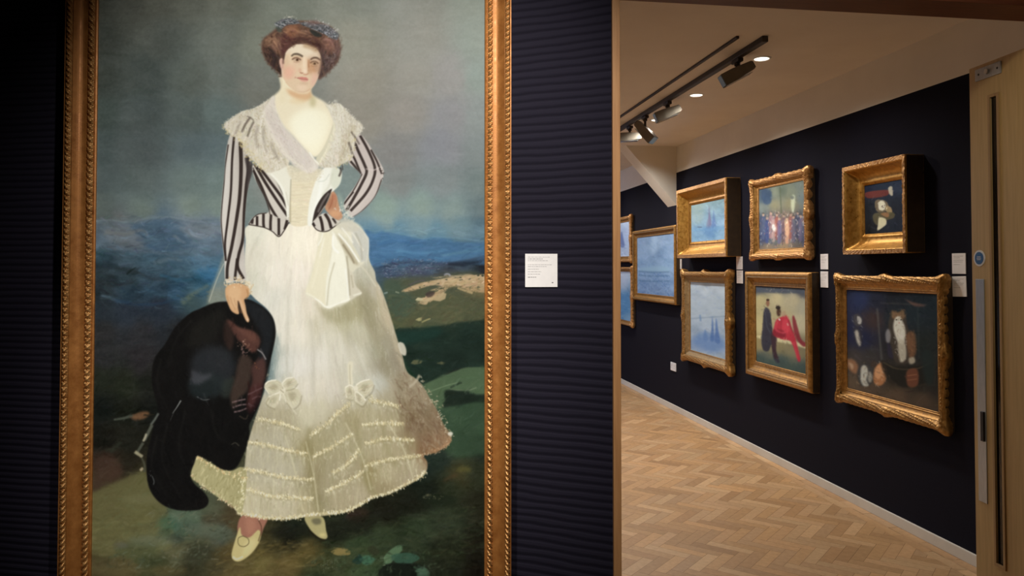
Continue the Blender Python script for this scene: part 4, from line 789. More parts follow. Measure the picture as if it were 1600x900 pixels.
    A.stroke([(456.5,93.4),(460,91),(465,90.6),(470.8,94)],1.7,(96,66,50),.9,.45); A.stroke([(457.5,90.4),(462,88.9),(467,89.0),(471,91.4)],1.2,(176,136,108),.6,.7); A.stroke([(459,96.8),(464,97.8),(469,96.6)],1.0,(164,122,98),.7,.5)
    A.poly([(485.5,99.4),(489,97),(494,97.2),(497.5,100.4),(494,102.0),(489,101.6)],(176,142,104),.75,.5); A.blob(492,99.8,2.1,2.0,(98,66,36),.95,.5); A.blob(492,99.4,1.1,1.2,(38,24,16),.9,.3)
    A.stroke([(484.8,98.8),(488,96.6),(493,96),(498,99.6)],1.7,(90,62,44),.9,.45); A.stroke([(486,102.8),(491,104.2),(496,103)],1.0,(156,110,72),.7,.5); A.stroke([(484,94),(482.6,99),(483,106)],1.6,(150,104,72),.6,.8)
    # mouth, chin
    A.poly([(463.5,121.6),(468,120.8),(472.5,120.2),(475.5,121),(478.5,120.8),(482.6,124.4),(479,124.8),(474,124),(469,123)],(204,124,112),.85,.55)
    A.poly([(467,123.2),(472,124.2),(478,125),(482.2,124.8),(480,127.8),(475,128),(470,126.2)],(222,158,140),.75,.7); A.stroke([(464.5,122.2),(469,123.1),(474,124.3),(481.6,124.9)],1.0,(150,84,74),.85,.35)
    A.blob(462,121.4,1.4,1.2,(176,112,96),.6,.6); A.blob(475,131,7,2,(196,160,130),.5,1.3,clip=face); A.blob(472,137,8,5,(238,210,180),.7,2.5,clip=face); A.blob(490,130,5,6,(222,176,156),.5,2.4,clip=face)
    A.stroke([(446,128),(454,138),(464,143.5),(476,144.5),(486,139)],1.6,(214,164,126),.6,.9,clip=face)
    A.poly([(481,92),(486,88),(498,90),(502,98),(500,112),(492,112),(486,118),(483,116)],(186,136,98),.28,2.4,face); A.stroke([(497,80),(501,92),(501,106),(497,120)],3,(176,130,96),.45,1.6,clip=face); A.stroke([(446,92),(444,104),(446,116)],3,(214,176,142),.5,1.6,clip=face)
    for pth, w, c in [([(420,66),(428,60),(436,66),(440,78)],3.4,(158,116,84)),([(446,52),(456,46),(468,50),(478,54)],3.2,(168,116,82)),([(456,60),(468,56),(482,60)],2.2,(128,84,60)),([(506,62),(516,64),(522,76)],3,(168,118,102)),([(424,80),(432,90),(438,104)],3.4,(52,38,34)),([(510,90),(518,92),(514,106)],2.4,(132,112,104)),([(414,72),(416,84),(424,96)],2.4,(110,78,56))]: A.stroke(pth, w, c, .55, 1.0, w1=1, clip=hair)
    # hairline softening, curls over the forehead
    A.dabs([(450,76),(457,71),(457,73),(466,69),(478,69),(489,73),(499,80)],40,2.2,[(96,66,50),(138,100,72),(84,56,44)],1.1,.5,.6,.2); A.poly([(476,68),(490,72),(498,78),(494,82),(484,77),(474,74)],(176,136,92),.6,1.8)
    A.stroke([(445,84),(443,92),(443,100)],2.4,(84,56,46),.7,.9); A.stroke([(502,90),(501,104),(498,116)],2,(96,64,50),.6,1.0)
    # hat on the head: jet and lace band
    for p in [[(429,37),(434,34),(442,30),(452,29),(464,31),(469,36),(460,38),(450,39),(444,42),(440,46),(434,44)],[(468,36),(480,35),(492,37),(504,38),(516,42),(526,50),(530,54),(527,62),(518,60),(508,54),(498,50),(484,44),(474,40)]]:
        m = A.poly(p, (92,94,96), .9, .8); A.scatter(m, 90, 1.3, [(36,42,42),(196,194,190),(60,72,74),(170,172,170),(26,28,30),(120,110,116)], .75, .25, .35, .5, 3.2)
    A.poly([(484,46),(496,50),(504,56),(496,58),(488,54)],(38,44,40),.85,1); A.poly([(431,42),(440,44),(440,50),(434,50)],(66,76,66),.7,1)
    A.dabs([(446,28),(456,27),(464,30)],20,1.8,[(190,184,168),(210,204,190)],1.2,.6); A.dabs([(478,35),(496,34),(512,40),(526,48)],46,1.7,[(206,200,196),(168,156,156),(226,222,216)],1.8,.7); A.dabs([(500,46),(512,52),(524,58)],40,1.8,[(172,172,184),(206,208,214),(40,46,50)],2.2,.75)
    A.poly([(482,33),(496,32),(500,38),(488,40),(480,38)],(122,92,86),.5,1.6)
    A.desat(.82, hair)
    A.c = np.stack([blur(A.c[..., i], .55) for i in range(3)], -1)
    # general weave and age
    A.grain(A.noise(2, 2, 1, 99), (1.6, 1.6, 1.6))
    A.c = np.clip(A.c, 4, 253)
    return A

def A_soft(A, m): return m
# ------------------------------------------------------------------ the small pictures in the gallery
def soften(A, f): A.c = np.stack([blur(A.c[..., i], f) for i in range(3)], -1)

def paint_cats_large():
    A = Art(1318, 446, 1470, 648, 2.0, 3)
    A.c = A.field([(1323,455,34,38,56),(1345,470,34,40,64),(1370,470,30,32,42),(1400,462,26,28,32),(1440,465,26,32,36),(1460,480,28,36,40),(1330,520,32,34,54),(1350,530,30,32,50),(1365,500,54,42,40),(1335,560,58,52,48),(1360,560,50,46,44),(1330,600,80,66,52),(1360,605,72,58,46),(1400,500,28,36,40),(1430,490,30,38,42),(1400,540,28,28,28),(1440,540,32,36,34),(1400,590,46,40,32),(1440,600,40,36,30),(1400,620,78,62,48),(1440,625,70,56,44),(1460,600,36,34,30)], 3, 4)
    A.brush(np.ones_like(A.X), 500, 3, 12, .9, .8, 7, .5, .8)
    A.stroke([(1371,482),(1374,520),(1378,562)], 2.2, (92,90,82), .6, .9); A.stroke([(1376,474),(1400,475),(1448,477)], 1.6, (84,80,70), .5, .9); A.stroke([(1434,480),(1436,560)],1.6,(60,66,62),.5,.9)
    A.poly([(1414,468),(1424,472),(1446,478),(1430,479)], (104,72,62), .7, 1.2)
    # kitten on the shelf, left
    A.poly([(1334,494),(1338,491),(1343,492),(1348,498),(1347,508),(1340,511),(1335,506)],(60,56,56),.9,1); A.poly([(1340,494),(1346,498),(1346,506),(1341,506)],(168,162,152),.8,.8); A.poly([(1334,512),(1344,514),(1348,530),(1345,542),(1337,534)],(46,44,48),.9,1.4); A.poly([(1336,518),(1341,517),(1344,530),(1345,541),(1340,536)],(176,166,148),.8,.9)
    # kittens on the floor
    A.poly([(1321,562),(1334,562),(1341,572),(1338,584),(1326,576)],(132,92,64),.85,1.4); A.poly([(1326,566),(1334,570),(1332,578)],(176,150,122),.6,1)
    A.poly([(1340,584),(1343,574),(1350,569),(1358,571),(1364,580),(1366,592),(1360,601),(1350,604),(1343,598)],(54,52,50),.95,1.2)
    A.poly([(1347,572),(1354,572),(1357,582),(1354,594),(1358,602),(1350,603),(1345,592)],(178,172,156),.85,1.0); A.poly([(1359,580),(1364,588),(1360,598),(1356,592)],(160,152,136),.7,1)
    A.poly([(1366,580),(1369,572),(1378,566),(1385,574),(1386,586),(1380,600),(1370,602),(1365,594)],(158,104,66),.9,1.2); A.poly([(1368,576),(1376,570),(1380,582),(1374,592),(1368,590)],(190,142,102),.6,1.2); A.poly([(1362,564),(1370,566),(1368,574),(1361,572)],(60,48,40),.8,1)
    # mother cat
    A.poly([(1390,530),(1388,508),(1391,494),(1394,484),(1399,488),(1406,487),(1411,483),(1415,494),(1418,510),(1424,526),(1427,548),(1422,566),(1402,568),(1394,552)],(58,50,42),.95,1.2)
    A.poly([(1394,486),(1400,489),(1406,488),(1412,486),(1413,497),(1408,500),(1399,500),(1394,496)],(116,88,62),.85,1.1)
    A.poly([(1400,496),(1406,495),(1410,502),(1414,512),(1415,526),(1411,538),(1404,536),(1398,522),(1396,508)],(190,182,164),.95,1.2); A.poly([(1403,534),(1412,532),(1416,546),(1415,562),(1407,566),(1404,550)],(168,158,138),.9,1.1)
    A.poly([(1416,524),(1426,518),(1431,530),(1431,552),(1423,562),(1418,546)],(110,76,52),.85,1.5); A.poly([(1384,520),(1388,514),(1392,522),(1390,536),(1385,534)],(138,132,130),.75,1.1); A.poly([(1386,536),(1392,540),(1396,560),(1388,556)],(44,40,52),.8,1.2)
    A.blob(1401,500,1.3,1.1,(36,34,28),.9,.4); A.blob(1408,500,1.2,1.1,(36,34,28),.9,.4); A.blob(1405,505,1.4,.9,(150,96,86),.8,.4)
    A.poly([(1420,560),(1428,558),(1430,566),(1422,569)],(164,152,130),.85,.9)
    # basket and book
    A.poly([(1378,564),(1400,572),(1430,572),(1452,568),(1456,584),(1444,600),(1416,606),(1394,598),(1382,584)],(30,28,24),.9,1.6); A.stroke([(1380,566),(1402,576),(1432,576),(1452,568)],2,(72,62,46),.7,.8); A.stroke([(1384,586),(1410,606),(1446,600)],1.6,(62,54,40),.6,.9)
    A.poly([(1417,580),(1433,577),(1434,601),(1419,603)],(104,62,44),.85,.9); A.stroke([(1418,587),(1433,585)],1,(150,100,72),.7,.5); A.stroke([(1418,594),(1433,592)],1,(150,100,72),.6,.5)
    A.poly([(1440,556),(1452,548),(1460,572),(1456,600),(1446,596)],(32,40,38),.8,2)
    for box, cols, n in [([(1396,500),(1414,500),(1416,562),(1400,556)],[(206,198,180),(150,138,118),(224,218,202),(110,92,70)],70),([(1392,486),(1414,484),(1416,500),(1392,500)],[(150,112,78),(66,54,42),(100,78,56)],40),([(1340,570),(1386,566),(1386,602),(1342,604)],[(72,60,48),(156,124,92),(186,176,156),(48,42,38)],80),([(1416,516),(1432,520),(1430,562),(1418,552)],[(72,52,40),(136,96,68),(44,36,32)],40),([(1332,492),(1350,498),(1346,540),(1334,536)],[(52,48,50),(150,146,138)],30)]:
        A.scatter(A.mask(box), n, 1.0, cols, .6, .5, 1.3, .6, 4)
    A.brush(np.ones_like(A.X), 400, 1.8, 6, .9, .9, 7, .4, .5); soften(A, .4); return A

def paint_cats_small():
    A = Art(1346, 272, 1424, 374, 2.5, 4)
    A.c = A.field([(1355,292,24,28,40),(1380,290,28,34,44),(1405,290,34,40,52),(1360,330,26,28,32),(1400,330,28,30,36),(1360,360,24,24,26),(1400,355,26,30,38),(1415,330,26,30,38)], 3, 4)
    for p, c in [([(1352,302),(1372,298),(1390,298),(1386,306),(1356,310)],(88,40,34)),([(1388,294),(1394,292),(1395,306),(1390,304)],(156,146,124)),([(1368,314),(1376,312),(1386,316),(1388,328),(1374,332),(1368,326)],(96,82,62)),([(1373,317),(1379,313),(1384,320),(1382,328),(1374,328)],(182,172,148)),
                 ([(1384,322),(1392,324),(1394,334),(1386,332)],(134,112,78)),([(1366,334),(1396,332),(1397,340),(1386,344),(1382,352),(1368,350)],(74,66,46)),([(1374,340),(1384,342),(1385,350),(1378,356),(1371,360),(1372,352)],(178,166,134)),([(1376,334),(1388,332),(1388,340)],(120,84,56))]:
        A.poly(p, c, .9, .6)
    A.brush(np.ones_like(A.X), 260, 1.8, 6, .8, .9, 10, .5, .4); soften(A, .8)
    A.dabs([(1374,318),(1384,326)],10,2,[(200,190,166),(60,48,38)],2,.6); A.grain(A.noise(8,12,3,1),(5,5,5)); return A

def paint_crowd():
    A = Art(1180, 276, 1266, 398, 2.5, 6)
    A.c = A.field([(1190,300,52,66,84),(1196,310,40,62,92),(1212,300,96,100,84),(1222,298,66,76,66),(1235,300,92,96,80),(1250,290,80,88,84),(1190,325,92,100,96),(1210,320,112,104,76),(1235,318,108,100,72),(1254,310,78,88,92),(1190,345,46,58,88),(1210,345,96,76,84),(1230,345,110,76,66),(1250,345,48,52,76),(1195,370,34,46,92),(1212,370,66,84,92),(1232,365,116,80,64),(1252,370,44,48,80),(1200,388,110,88,70),(1225,386,130,100,72),(1250,385,84,70,66)], 3, 3)
    A.poly([(1190,300),(1200,296),(1206,302),(1204,318),(1194,318)],(34,56,92),.8,1); A.stroke([(1219,292),(1221,334)],2,(60,68,50),.7,.6); A.poly([(1236,308),(1242,306),(1241,330),(1237,330)],(166,166,130),.7,.8); A.blob(1238,309,3,3,(60,66,70),.7,.8)
    fig = [(1193,340,(60,70,110)),(1199,345,(42,58,120)),(1205,338,(150,96,104)),(1209,343,(168,120,116)),(1214,340,(150,60,52)),(1218,346,(90,80,130)),(1225,342,(90,60,80)),(1230,346,(190,120,88)),(1236,340,(140,60,60)),(1240,344,(74,70,100)),(1246,338,(50,54,84)),(1251,342,(90,76,110)),(1256,350,(56,60,88))]
    for x, y, c in fig:
        A.poly([(x-2.6,y),(x+2.6,y),(x+3.4,y+24),(x+2,y+34),(x-2.6,y+34),(x-3.2,y+20)], c, .75, .8); A.blob(x, y-4, 1.8, 2.4, (170,124,100), .8, .5); A.blob(x, y-6.4, 2, 1.2, (60,50,50), .6, .5)
    A.poly([(1226,344),(1232,344),(1233,366),(1228,368)],(196,136,98),.8,.8); A.poly([(1207,350),(1213,354),(1212,362),(1207,358)],(206,206,196),.7,.7)
    A.scatter(A.mask([(1188,336),(1256,332),(1258,380),(1190,384)]), 260, 1.2, [(60,72,120),(196,160,130),(170,90,80),(90,120,140),(34,40,72),(210,200,180),(80,96,80)], .6, .3, 1.5, .4, 3)
    A.desat(.66); A.c += np.array([4, 2, -4], np.float32); A.brush(np.ones_like(A.X), 300, 1.6, 6, 1.2, .7, 9, .45, .4); soften(A, .8)
    A.grain(A.noise(10,14,3,1),(7,7,7)); return A

def blue_base(A, top, mid, low, y0, y1, seed):
    t = np.clip((A.Y - y0) / (y1 - y0), 0, 1)[..., None]
    A.c = np.where(t < .5, np.array(top) + (np.array(mid) - top) * t * 2, np.array(mid) + (np.array(low) - np.array(mid)) * (t * 2 - 1)).astype(np.float32)
    A.desat(.82); A.c = A.c * 1.03 + np.array([4, 1, 0], np.float32); A.grain(A.noise(14, 10, 4, seed), (24, 21, 17)); A.brush(np.ones_like(A.X), 300, 2.4, 8, .4, .8, 9, .5, .5)

def paint_boats_gilt():
    A = Art(1074, 300, 1140, 384, 3.0, 7); blue_base(A, (112,134,132), (98,128,150), (104,136,158), 312, 380, 3)
    A.poly([(1082,322),(1095,316),(1100,345),(1084,350)],(134,140,124),.5,4); A.poly([(1104,350),(1107,338),(1108,322),(1110,336),(1112,350),(1110,357),(1104,357)],(104,92,112),.85,.6); A.poly([(1112,352),(1114,340),(1115,328),(1117,342),(1119,354),(1113,357)],(84,100,136),.8,.6); A.poly([(1098,340),(1106,336),(1106,356),(1098,358)],(120,140,150),.5,2)
    A.poly([(1099,356),(1120,354),(1116,372),(1104,370)],(66,98,136),.5,2.5); A.stroke([(1090,355),(1097,355)],1,(50,50,60),.8,.4); A.poly([(1080,357),(1140,353),(1140,358),(1080,361)],(92,124,152),.5,1.5)
    A.scatter(np.ones_like(A.X), 160, 1.2, [(120,146,150),(140,160,164),(84,116,146)], .35, .5, 1.2, .8, 3); return A

def paint_boats_ornate():
    A = Art(1074, 436, 1142, 592, 2.5, 8); blue_base(A, (160,168,172), (146,162,176), (156,168,176), 441, 575, 4)
    A.poly([(1078,470),(1136,466),(1136,500),(1078,498)],(172,178,180),.5,8); A.stroke([(1080,498),(1136,494)],1.4,(104,122,142),.6,1)
    A.poly([(1084,528),(1094,520),(1104,518),(1112,522),(1124,524),(1132,532),(1130,544),(1114,550),(1096,544),(1086,538)],(98,126,166),.7,3); A.poly([(1110,532),(1112,512),(1113,495),(1115,512),(1116,532)],(74,102,152),.8,.9); A.poly([(1117,534),(1118,514),(1119,497),(1122,514),(1125,536)],(74,102,152),.8,.9); A.poly([(1099,532),(1102,514),(1106,532)],(92,120,164),.6,1.1); A.poly([(1090,532),(1093,520),(1096,532)],(104,130,168),.5,1.2); A.stroke([(1094,492),(1095,502)],2,(90,120,160),.7,.8)
    A.poly([(1080,528),(1134,536),(1134,552),(1082,546)],(108,134,176),.5,5); A.scatter(np.ones_like(A.X), 220, 1.6, [(170,178,184),(120,142,172),(150,166,180),(96,124,170)], .3, .8, .1, .4, 4); return A

def paint_blue_sea():
    A = Art(990, 360, 1052, 474, 3.0, 9); blue_base(A, (128,150,176), (122,152,184), (110,138,176), 365, 465, 5)
    A.poly([(1018,370),(1028,368),(1026,392),(1018,396)],(176,192,206),.75,3); A.poly([(1002,418),(1030,416),(1046,418),(1046,424),(1002,424)],(150,176,190),.7,1.5)
    for y in (424,430,438): A.stroke([(998,y),(1020,y+1.5),(1046,y+1)], 2.2, (78,108,138), .55, .8)
    A.scatter(A.mask([(998,426),(1047,426),(1047,464),(998,458)],0,True), 170, 1.3, [(84,116,160),(130,156,186),(70,104,156),(150,170,194)], .55, .4, .9, .7, 3)
    A.scatter(A.mask([(998,370),(1045,366),(1046,418),(998,418)],0,True), 140, 1.4, [(150,172,194),(106,134,170),(134,158,186)], .4, .6, 1.3, .5, 4); return A

def paint_blue_top():
    A = Art(930, 330, 984, 410, 3.0, 10); blue_base(A, (196,204,218), (160,176,206), (180,190,206), 345, 400, 6)
    A.poly([(968,384),(971,362),(974,372),(976,386)],(96,108,150),.8,.8); A.poly([(945,384),(950,358),(955,384)],(96,112,156),.8,1); A.scatter(A.mask([(930,380),(980,378),(980,398),(930,398)]), 60, 1.3, [(110,130,176),(190,196,206)], .5, .5, .1, .3, 3); return A

def paint_blue_bottom():
    A = Art(930, 410, 990, 514, 3.0, 11); blue_base(A, (190,198,208), (104,146,180), (120,162,190), 424, 503, 7)
    A.poly([(966,430),(980,430),(980,448),(966,450)],(206,204,210),.5,4); A.poly([(940,464),(982,460),(982,490),(940,490)],(84,134,176),.6,4); A.scatter(A.mask([(932,455),(984,455),(984,504),(932,504)]), 80, 1.3, [(70,120,166),(150,184,204)], .5, .5, .1, .3, 4); return A

def paint_red_suit():
    A = Art(1174, 438, 1270, 600, 2.5, 12)
    A.c = A.field([(1185,450,62,72,84),(1220,450,64,74,86),(1255,455,62,70,82),(1188,470,158,148,104),(1215,465,170,160,120),(1240,470,164,156,124),(1256,480,150,148,126),(1188,510,176,166,116),(1225,500,160,150,110),(1250,505,170,164,132),(1188,535,140,128,86),(1215,535,128,122,86),(1240,540,116,112,86),(1256,545,108,106,84),(1190,560,70,84,80),(1220,568,56,78,78),(1255,580,52,74,76)], 3.4, 3)
    A.poly([(1178,440),(1266,444),(1266,458),(1182,456)],(62,74,88),.9,.9); A.dabs([(1200,452),(1236,456)],14,1.8,[(150,144,130)],2,.6)
    A.poly([(1182,554),(1206,562),(1262,578),(1266,596),(1182,580)],(54,76,74),.8,2)
    # bench
    A.poly([(1184,524),(1210,527),(1240,533),(1262,540),(1262,545),(1236,538),(1210,533),(1184,528)],(206,198,152),.8,.9); A.poly([(1184,529),(1260,546),(1260,560),(1200,548)],(118,112,80),.4,3)
    # man in black
    A.poly([(1194,484),(1199,481),(1204,488),(1206,504),(1208,520),(1213,528),(1212,545),(1216,560),(1219,566),(1213,566),(1208,556),(1206,538),(1203,545),(1200,549),(1193,547),(1190,532),(1192,508)],(38,44,60),.95,.8)
    A.poly([(1206,520),(1214,528),(1213,548),(1217,562),(1210,558),(1206,540)],(52,36,46),.8,.8); A.blob(1200,474,2.6,5.4,(120,84,64),.95,.6); A.blob(1200,469,2.6,1.8,(48,38,34),.9,.5); A.stroke([(1196,488),(1199,510),(1204,520)],1.2,(70,78,94),.6,.6)
    # seated figure in red
    A.poly([(1212,502),(1216,498),(1222,495),(1228,493),(1232,497),(1235,506),(1238,516),(1243,528),(1247,545),(1251,562),(1247,565),(1242,548),(1235,533),(1225,531),(1212,526),(1208,520),(1210,510)],(176,38,58),.95,.8)
    A.poly([(1238,496),(1241,494),(1246,510),(1252,530),(1262,538),(1256,542),(1246,532),(1240,516)],(120,34,48),.9,.8); A.poly([(1224,500),(1234,502),(1232,520),(1222,516)],(206,60,78),.6,2); A.poly([(1210,514),(1226,518),(1226,528),(1208,524)],(110,26,42),.7,1.5)
    A.stroke([(1215,503),(1212,514),(1222,520),(1230,518)],2.6,(204,62,80),.7,.8); A.stroke([(1232,500),(1236,512),(1242,524)],2,(124,26,42),.6,.8); A.stroke([(1220,530),(1221,500)],1.2,(120,28,44),.5,.8); A.stroke([(1240,534),(1246,560)],1.6,(206,70,86),.6,.7); A.blob(1217,488,3.4,6.6,(62,42,36),.95,.7); A.blob(1216,481,3.8,3,(30,28,30),.95,.6); A.stroke([(1217,498),(1219,501)],2.4,(206,200,196),.9,.4); A.stroke([(1230,505),(1232,509)],2.4,(196,140,130),.8,.5); A.poly([(1222,488),(1227,486),(1228,494),(1223,494)],(150,116,96),.6,1)
    A.desat(.86); A.c += np.array([10, 3, -2], np.float32); A.brush(np.ones_like(A.X), 360, 2.0, 8, 1.2, .6, 8, .45, .4); soften(A, .6)
    A.grain(A.noise(12,16,3,1),(6,6,5)); return A

SMALL = dict(cats_large=paint_cats_large, cats_small=paint_cats_small, crowd=paint_crowd, boats_gilt=paint_boats_gilt, boats_ornate=paint_boats_ornate, blue_sea=paint_blue_sea, blue_top=paint_blue_top, blue_bottom=paint_blue_bottom, red_suit=paint_red_suit)
# light falling on the portrait, log polynomial over the canvas
LIGHT_COEF = [0.18444, 0.39017, -1.73378, -0.24534, 0.81240, 0.22995, 0.37916, 0.73399, 0.50656, -0.41896, -0.46809, -0.22559, 0.22310, 0.17151, -0.10462]
LIGHT_TINT = [1.0694, 0.9923, 0.8719]
# ------------------------------------------------------------------ camera
cam = bpy.data.cameras.new('camera'); cam.lens = 27.0; cam.sensor_width = 36.0; cam.shift_y = (388.7 - 450.0) / 1600.0
cam.clip_start = 0.05; cam.clip_end = 100
co = bpy.data.objects.new('camera', cam); COL.objects.link(co)
co.location = (0, 0, CAM_H); co.rotation_euler = (math.radians(90) + PITCH, 0, 0); SC.camera = co
SC.view_settings.view_transform = 'Standard'; SC.view_settings.look = 'None'
SC.view_settings.exposure = 0.0; SC.view_settings.gamma = 1.0
try: SC.view_settings.use_curve_mapping = False
except Exception: pass

# ------------------------------------------------------------------ room shell
def wall_prism(name, plane, u0, u1, z0, z1, thick, m, off=0.0):
    bm = bmesh.new(); a, b = plane.at(u0, z0, off), plane.at(u1, z0, off); back = -plane.n * thick
    bm_prism(bm, [a, b, plane.at(u1, z1, off), plane.at(u0, z1, off)], back)
    return struct(from_bm(name, bm, m))

uA_post0 = WA.st(956.5, 450)[0]; uA_post1 = WA.st(968.5, 450)[0]     # wooden end post of the partition
uA_end = uA_post1
# partition face: its object origin sits at the wall origin, so the cloth ribs run level
def local_box(name, plane, u0, u1, d0, d1, z0, z1, m, bev=0.0, parent=None):
    """box on a wall plane in its own frame; d = distance out from the wall"""
    bm = bmesh.new(); bm_box(bm, u0, u1, -d1, -d0, z0, z1, bev)
    o = from_bm(name, bm, m, parent)
    if parent is None:
        o.location = plane.p; o.rotation_euler = (0, 0, plane.a)
    return o
struct(local_box('wall_front', WA, -2.75, uA_post0, -.13, 0, 0, CEIL, M['ribbed']))
DOORX1 = 2.02
struct(local_box('wall_front_return', WA, DOORX1 + .09, 3.4, -.13, 0, 0, CEIL, M['plaster']))
HEAD = 2.475
struct(local_box('wall_over_doorway', WA, uA_post1, DOORX1 + .09, -.13, 0, HEAD + .06, CEIL, M['plaster']))
struct(local_box('trim_1', WA, uA_post0, uA_post1, -.145, .012, 0, HEAD + .06, M['post'], .002))
struct(local_box('trim_2', WA, uA_post1, DOORX1, -.145, .012, HEAD, HEAD + .06, M['lintel'], .002))
struct(local_box('trim_3', WA, DOORX1 + .0, DOORX1 + .09, -.145, .012, 0, HEAD + .06, M['post'], .002))
# gallery long wall: navy cloth below, plaster above
UF, UN = -14.0, 1.45
struct(local_box('wall_right', WB, UF, UN, -.12, 0, 0, 2.575, M['navy']))
struct(local_box('wall_right_upper', WB, UF, UN, -.12, 0, 2.575, CEIL, M['plaster']))
struct(local_box('baseboard_right', WB, UF, UN, 0, .016, 0, .06, M['white'], .002))
def simple_box(name, x0, x1, y0, y1, z0, z1, m):
    bm = bmesh.new(); bm_box(bm, x0, x1, y0, y1, z0, z1); return struct(from_bm(name, bm, m))
simple_box('ceiling', -5.2, 3.6, -3.2, 18.2, CEIL, CEIL + .1, M['ceiling'])
simple_box('wall_back', -2.9, 3.5, -3.2, -3.1, 0, CEIL, M['plaster'])
simple_box('wall_left', -2.9, -2.75, -3.1, 2.3, 0, CEIL, M['navy'])
simple_box('wall_near_right', 3.4, 3.5, -3.1, 2.95, 0, CEIL, M['plaster'])
simple_box('wall_far', -5.2, 1.4, 18.0, 18.2, 0, CEIL, M['plaster'])
simple_box('wall_gallery_left', -5.2, -5.0, 2.0, 18.0, 0, CEIL, M['plaster'])
simple_box('wall_front_left', -5.2, -2.7, 2.05, 2.2, 0, CEIL, M['plaster'])

# floor slab + herringbone blocks laid along the long wall
bm = bmesh.new(); bm_box(bm, -5.2, 3.6, -3.2, 18.2, -.12, -.002); struct(from_bm('floor_slab', bm, M['gap']))
def parquet():
    rs = random.Random(4); w, L = .064, .256; V, Fc, C = [], [], []
    tones = [(190,152,110),(196,158,116),(202,166,126),(192,154,114),(182,144,104),(204,170,130),(198,158,114),(194,158,120)]
    ea, eb = WB.e, WB.n           # along the wall, out from the wall
    def quad(cx, cy, ang, zz=0.0):
        c, s = math.cos(ang), math.sin(ang); g = .0007; pts = []
        for a, b in ((-1, -1), (1, -1), (1, 1), (-1, 1)):
            x, y = a * (L / 2 - g), b * (w / 2 - g); pts.append((cx + x * c - y * s, cy + x * s + y * c))
        P = [WB.p + ea * x + eb * y for x, y in pts]
        if min(p.y for p in P) < 2.2 or max(p.y for p in P) > 17.9 or min(p.x for p in P) < -2.6: return
        i = len(V); V.extend([(p.x, p.y, zz) for p in P]); Fc.append((i, i + 1, i + 2, i + 3))
        k = rs.choice(tones); f = rs.uniform(.93, 1.05); C.extend([[min(255, q * f) for q in k]] * 4)
    n = 4                                        # blocks are four widths long
    # 90 degree herringbone: lattice in (i, j) cells of size w, rotated 45 degrees to the wall
    r45 = math.radians(45); c45, s45 = math.cos(r45), math.sin(r45)
    for i in range(-340, 340):
        for j in range(-340, 340):
            k = (i - j) % (2 * n)
            if k == 0:   cx, cy, ang = (i + n / 2) * w, (j + .5) * w, 0
            elif k == 2 * n - 1: cx, cy, ang = (i + .5) * w, (j - 0 + n / 2) * w, math.pi / 2
            else: continue
            x, y = cx * c45 - cy * s45, cx * s45 + cy * c45
            if not (-14.2 < x < 2.2 and .05 < y < 4.2): continue
            quad(x, y, ang + r45)
    for k in range(-55, 9):                    # straight border along the skirting
        for r in range(2): quad(k * .258 + r * .129, .0165 + .032 + r * .065, 0, .0008)
    me = bpy.data.meshes.new('floor'); me.from_pydata(V, [], Fc); me.update()
    at = me.color_attributes.new('paint', 'FLOAT_COLOR', 'POINT')
    col = lin(np.array(C)); at.data.foreach_set('color', np.concatenate([col, np.ones((len(col), 1))], 1).astype(np.float32).ravel())
    me.materials.append(M['floor']); o = bpy.data.objects.new('floor', me); COL.objects.link(o); return struct(o)
parquet()

# sloping haunch at the truss: a gusset hanging from the ceiling against the long wall
def haunch():
    pz = WB.hit(1057, 300); u, _ = WB.st(1057, 300)
    nrm = WB.e                                     # the gusset face is square to the wall
    Pq = Plane((pz.x, pz.y), TB + math.pi / 2)     # rightward = out of ... into the wall
    a = Pq.hit(1057.5, 320); b = Pq.hit(978, 226)
    a.z = Pq.hit(1056, 321).z; b.z = CEIL
    top = Vector((a.x, a.y, CEIL)); ext = -WB.e * .27
    bm = bmesh.new(); bm_prism(bm, [a, top, b], ext)
    # continue the soffit a little as a strip of trim beneath
    o = struct(from_bm('ceiling_gusset', bm, M['plaster'])); return a, b, ext
ga, gb, gext = haunch()

# ------------------------------------------------------------------ picture frames
def sweep(name, hw, hh, prof, m, parent, orn=None, out=None, seg=.02, smooth=True, vy=1.0):
    """mitred moulding around a sight rectangle (half sizes hw, hh); prof = [(distance out, height above wall)];
    orn(side, s, L, k) -> height added; out(side, s, L, k) -> outward push"""
    V, Fc = [], []; sides = [(-1, 1, 1, 1), (1, 1, 1, -1), (1, -1, -1, -1), (-1, -1, -1, 1)]
    nr = len(prof); cnt = 0; first = []
    loops = [[] for _ in prof]
    for si, (ax, az, bx, bz) in enumerate(sides):
        L0 = 2 * (hw if si % 2 == 0 else hh); n = max(2, int(L0 / seg))
        for j in range(n):
            t = j / n
            for k, (d, h) in enumerate(prof):
                w_, h_ = hw + d, hh + d * vy
                x = (ax + (bx - ax) * t) * w_; z = (az + (bz - az) * t) * h_
                Lr = 2 * (w_ if si % 2 == 0 else h_); s = t * Lr
                hz = h + (orn(si, s, Lr, k, d) if orn else 0)
                if out:
                    o_ = out(si, s, Lr, k, d)
                    nx, nz = [(0, 1), (1, 0), (0, -1), (-1, 0)][si]
                    if j == 0: nx, nz = ax * .9, az * .9
                    x += nx * o_; z += nz * o_
                V.append((x, -hz, z)); loops[k].append(len(V) - 1)
    n = len(loops[0])
    for k in range(nr - 1):
        a, b = loops[k], loops[k + 1]
        for i in range(n):
            j = (i + 1) % n; Fc.append((a[i], b[i], b[j], a[j]))
    return obj(name, V, Fc, m, parent, smooth)

def arc(d0, h0, d1, h1, bulge, n=7):
    o = []
    for i in range(n + 1):
        t = i / n; o.append((d0 + (d1 - d0) * t, h0 + (h1 - h0) * t + bulge * math.sin(math.pi * t)))
    return o

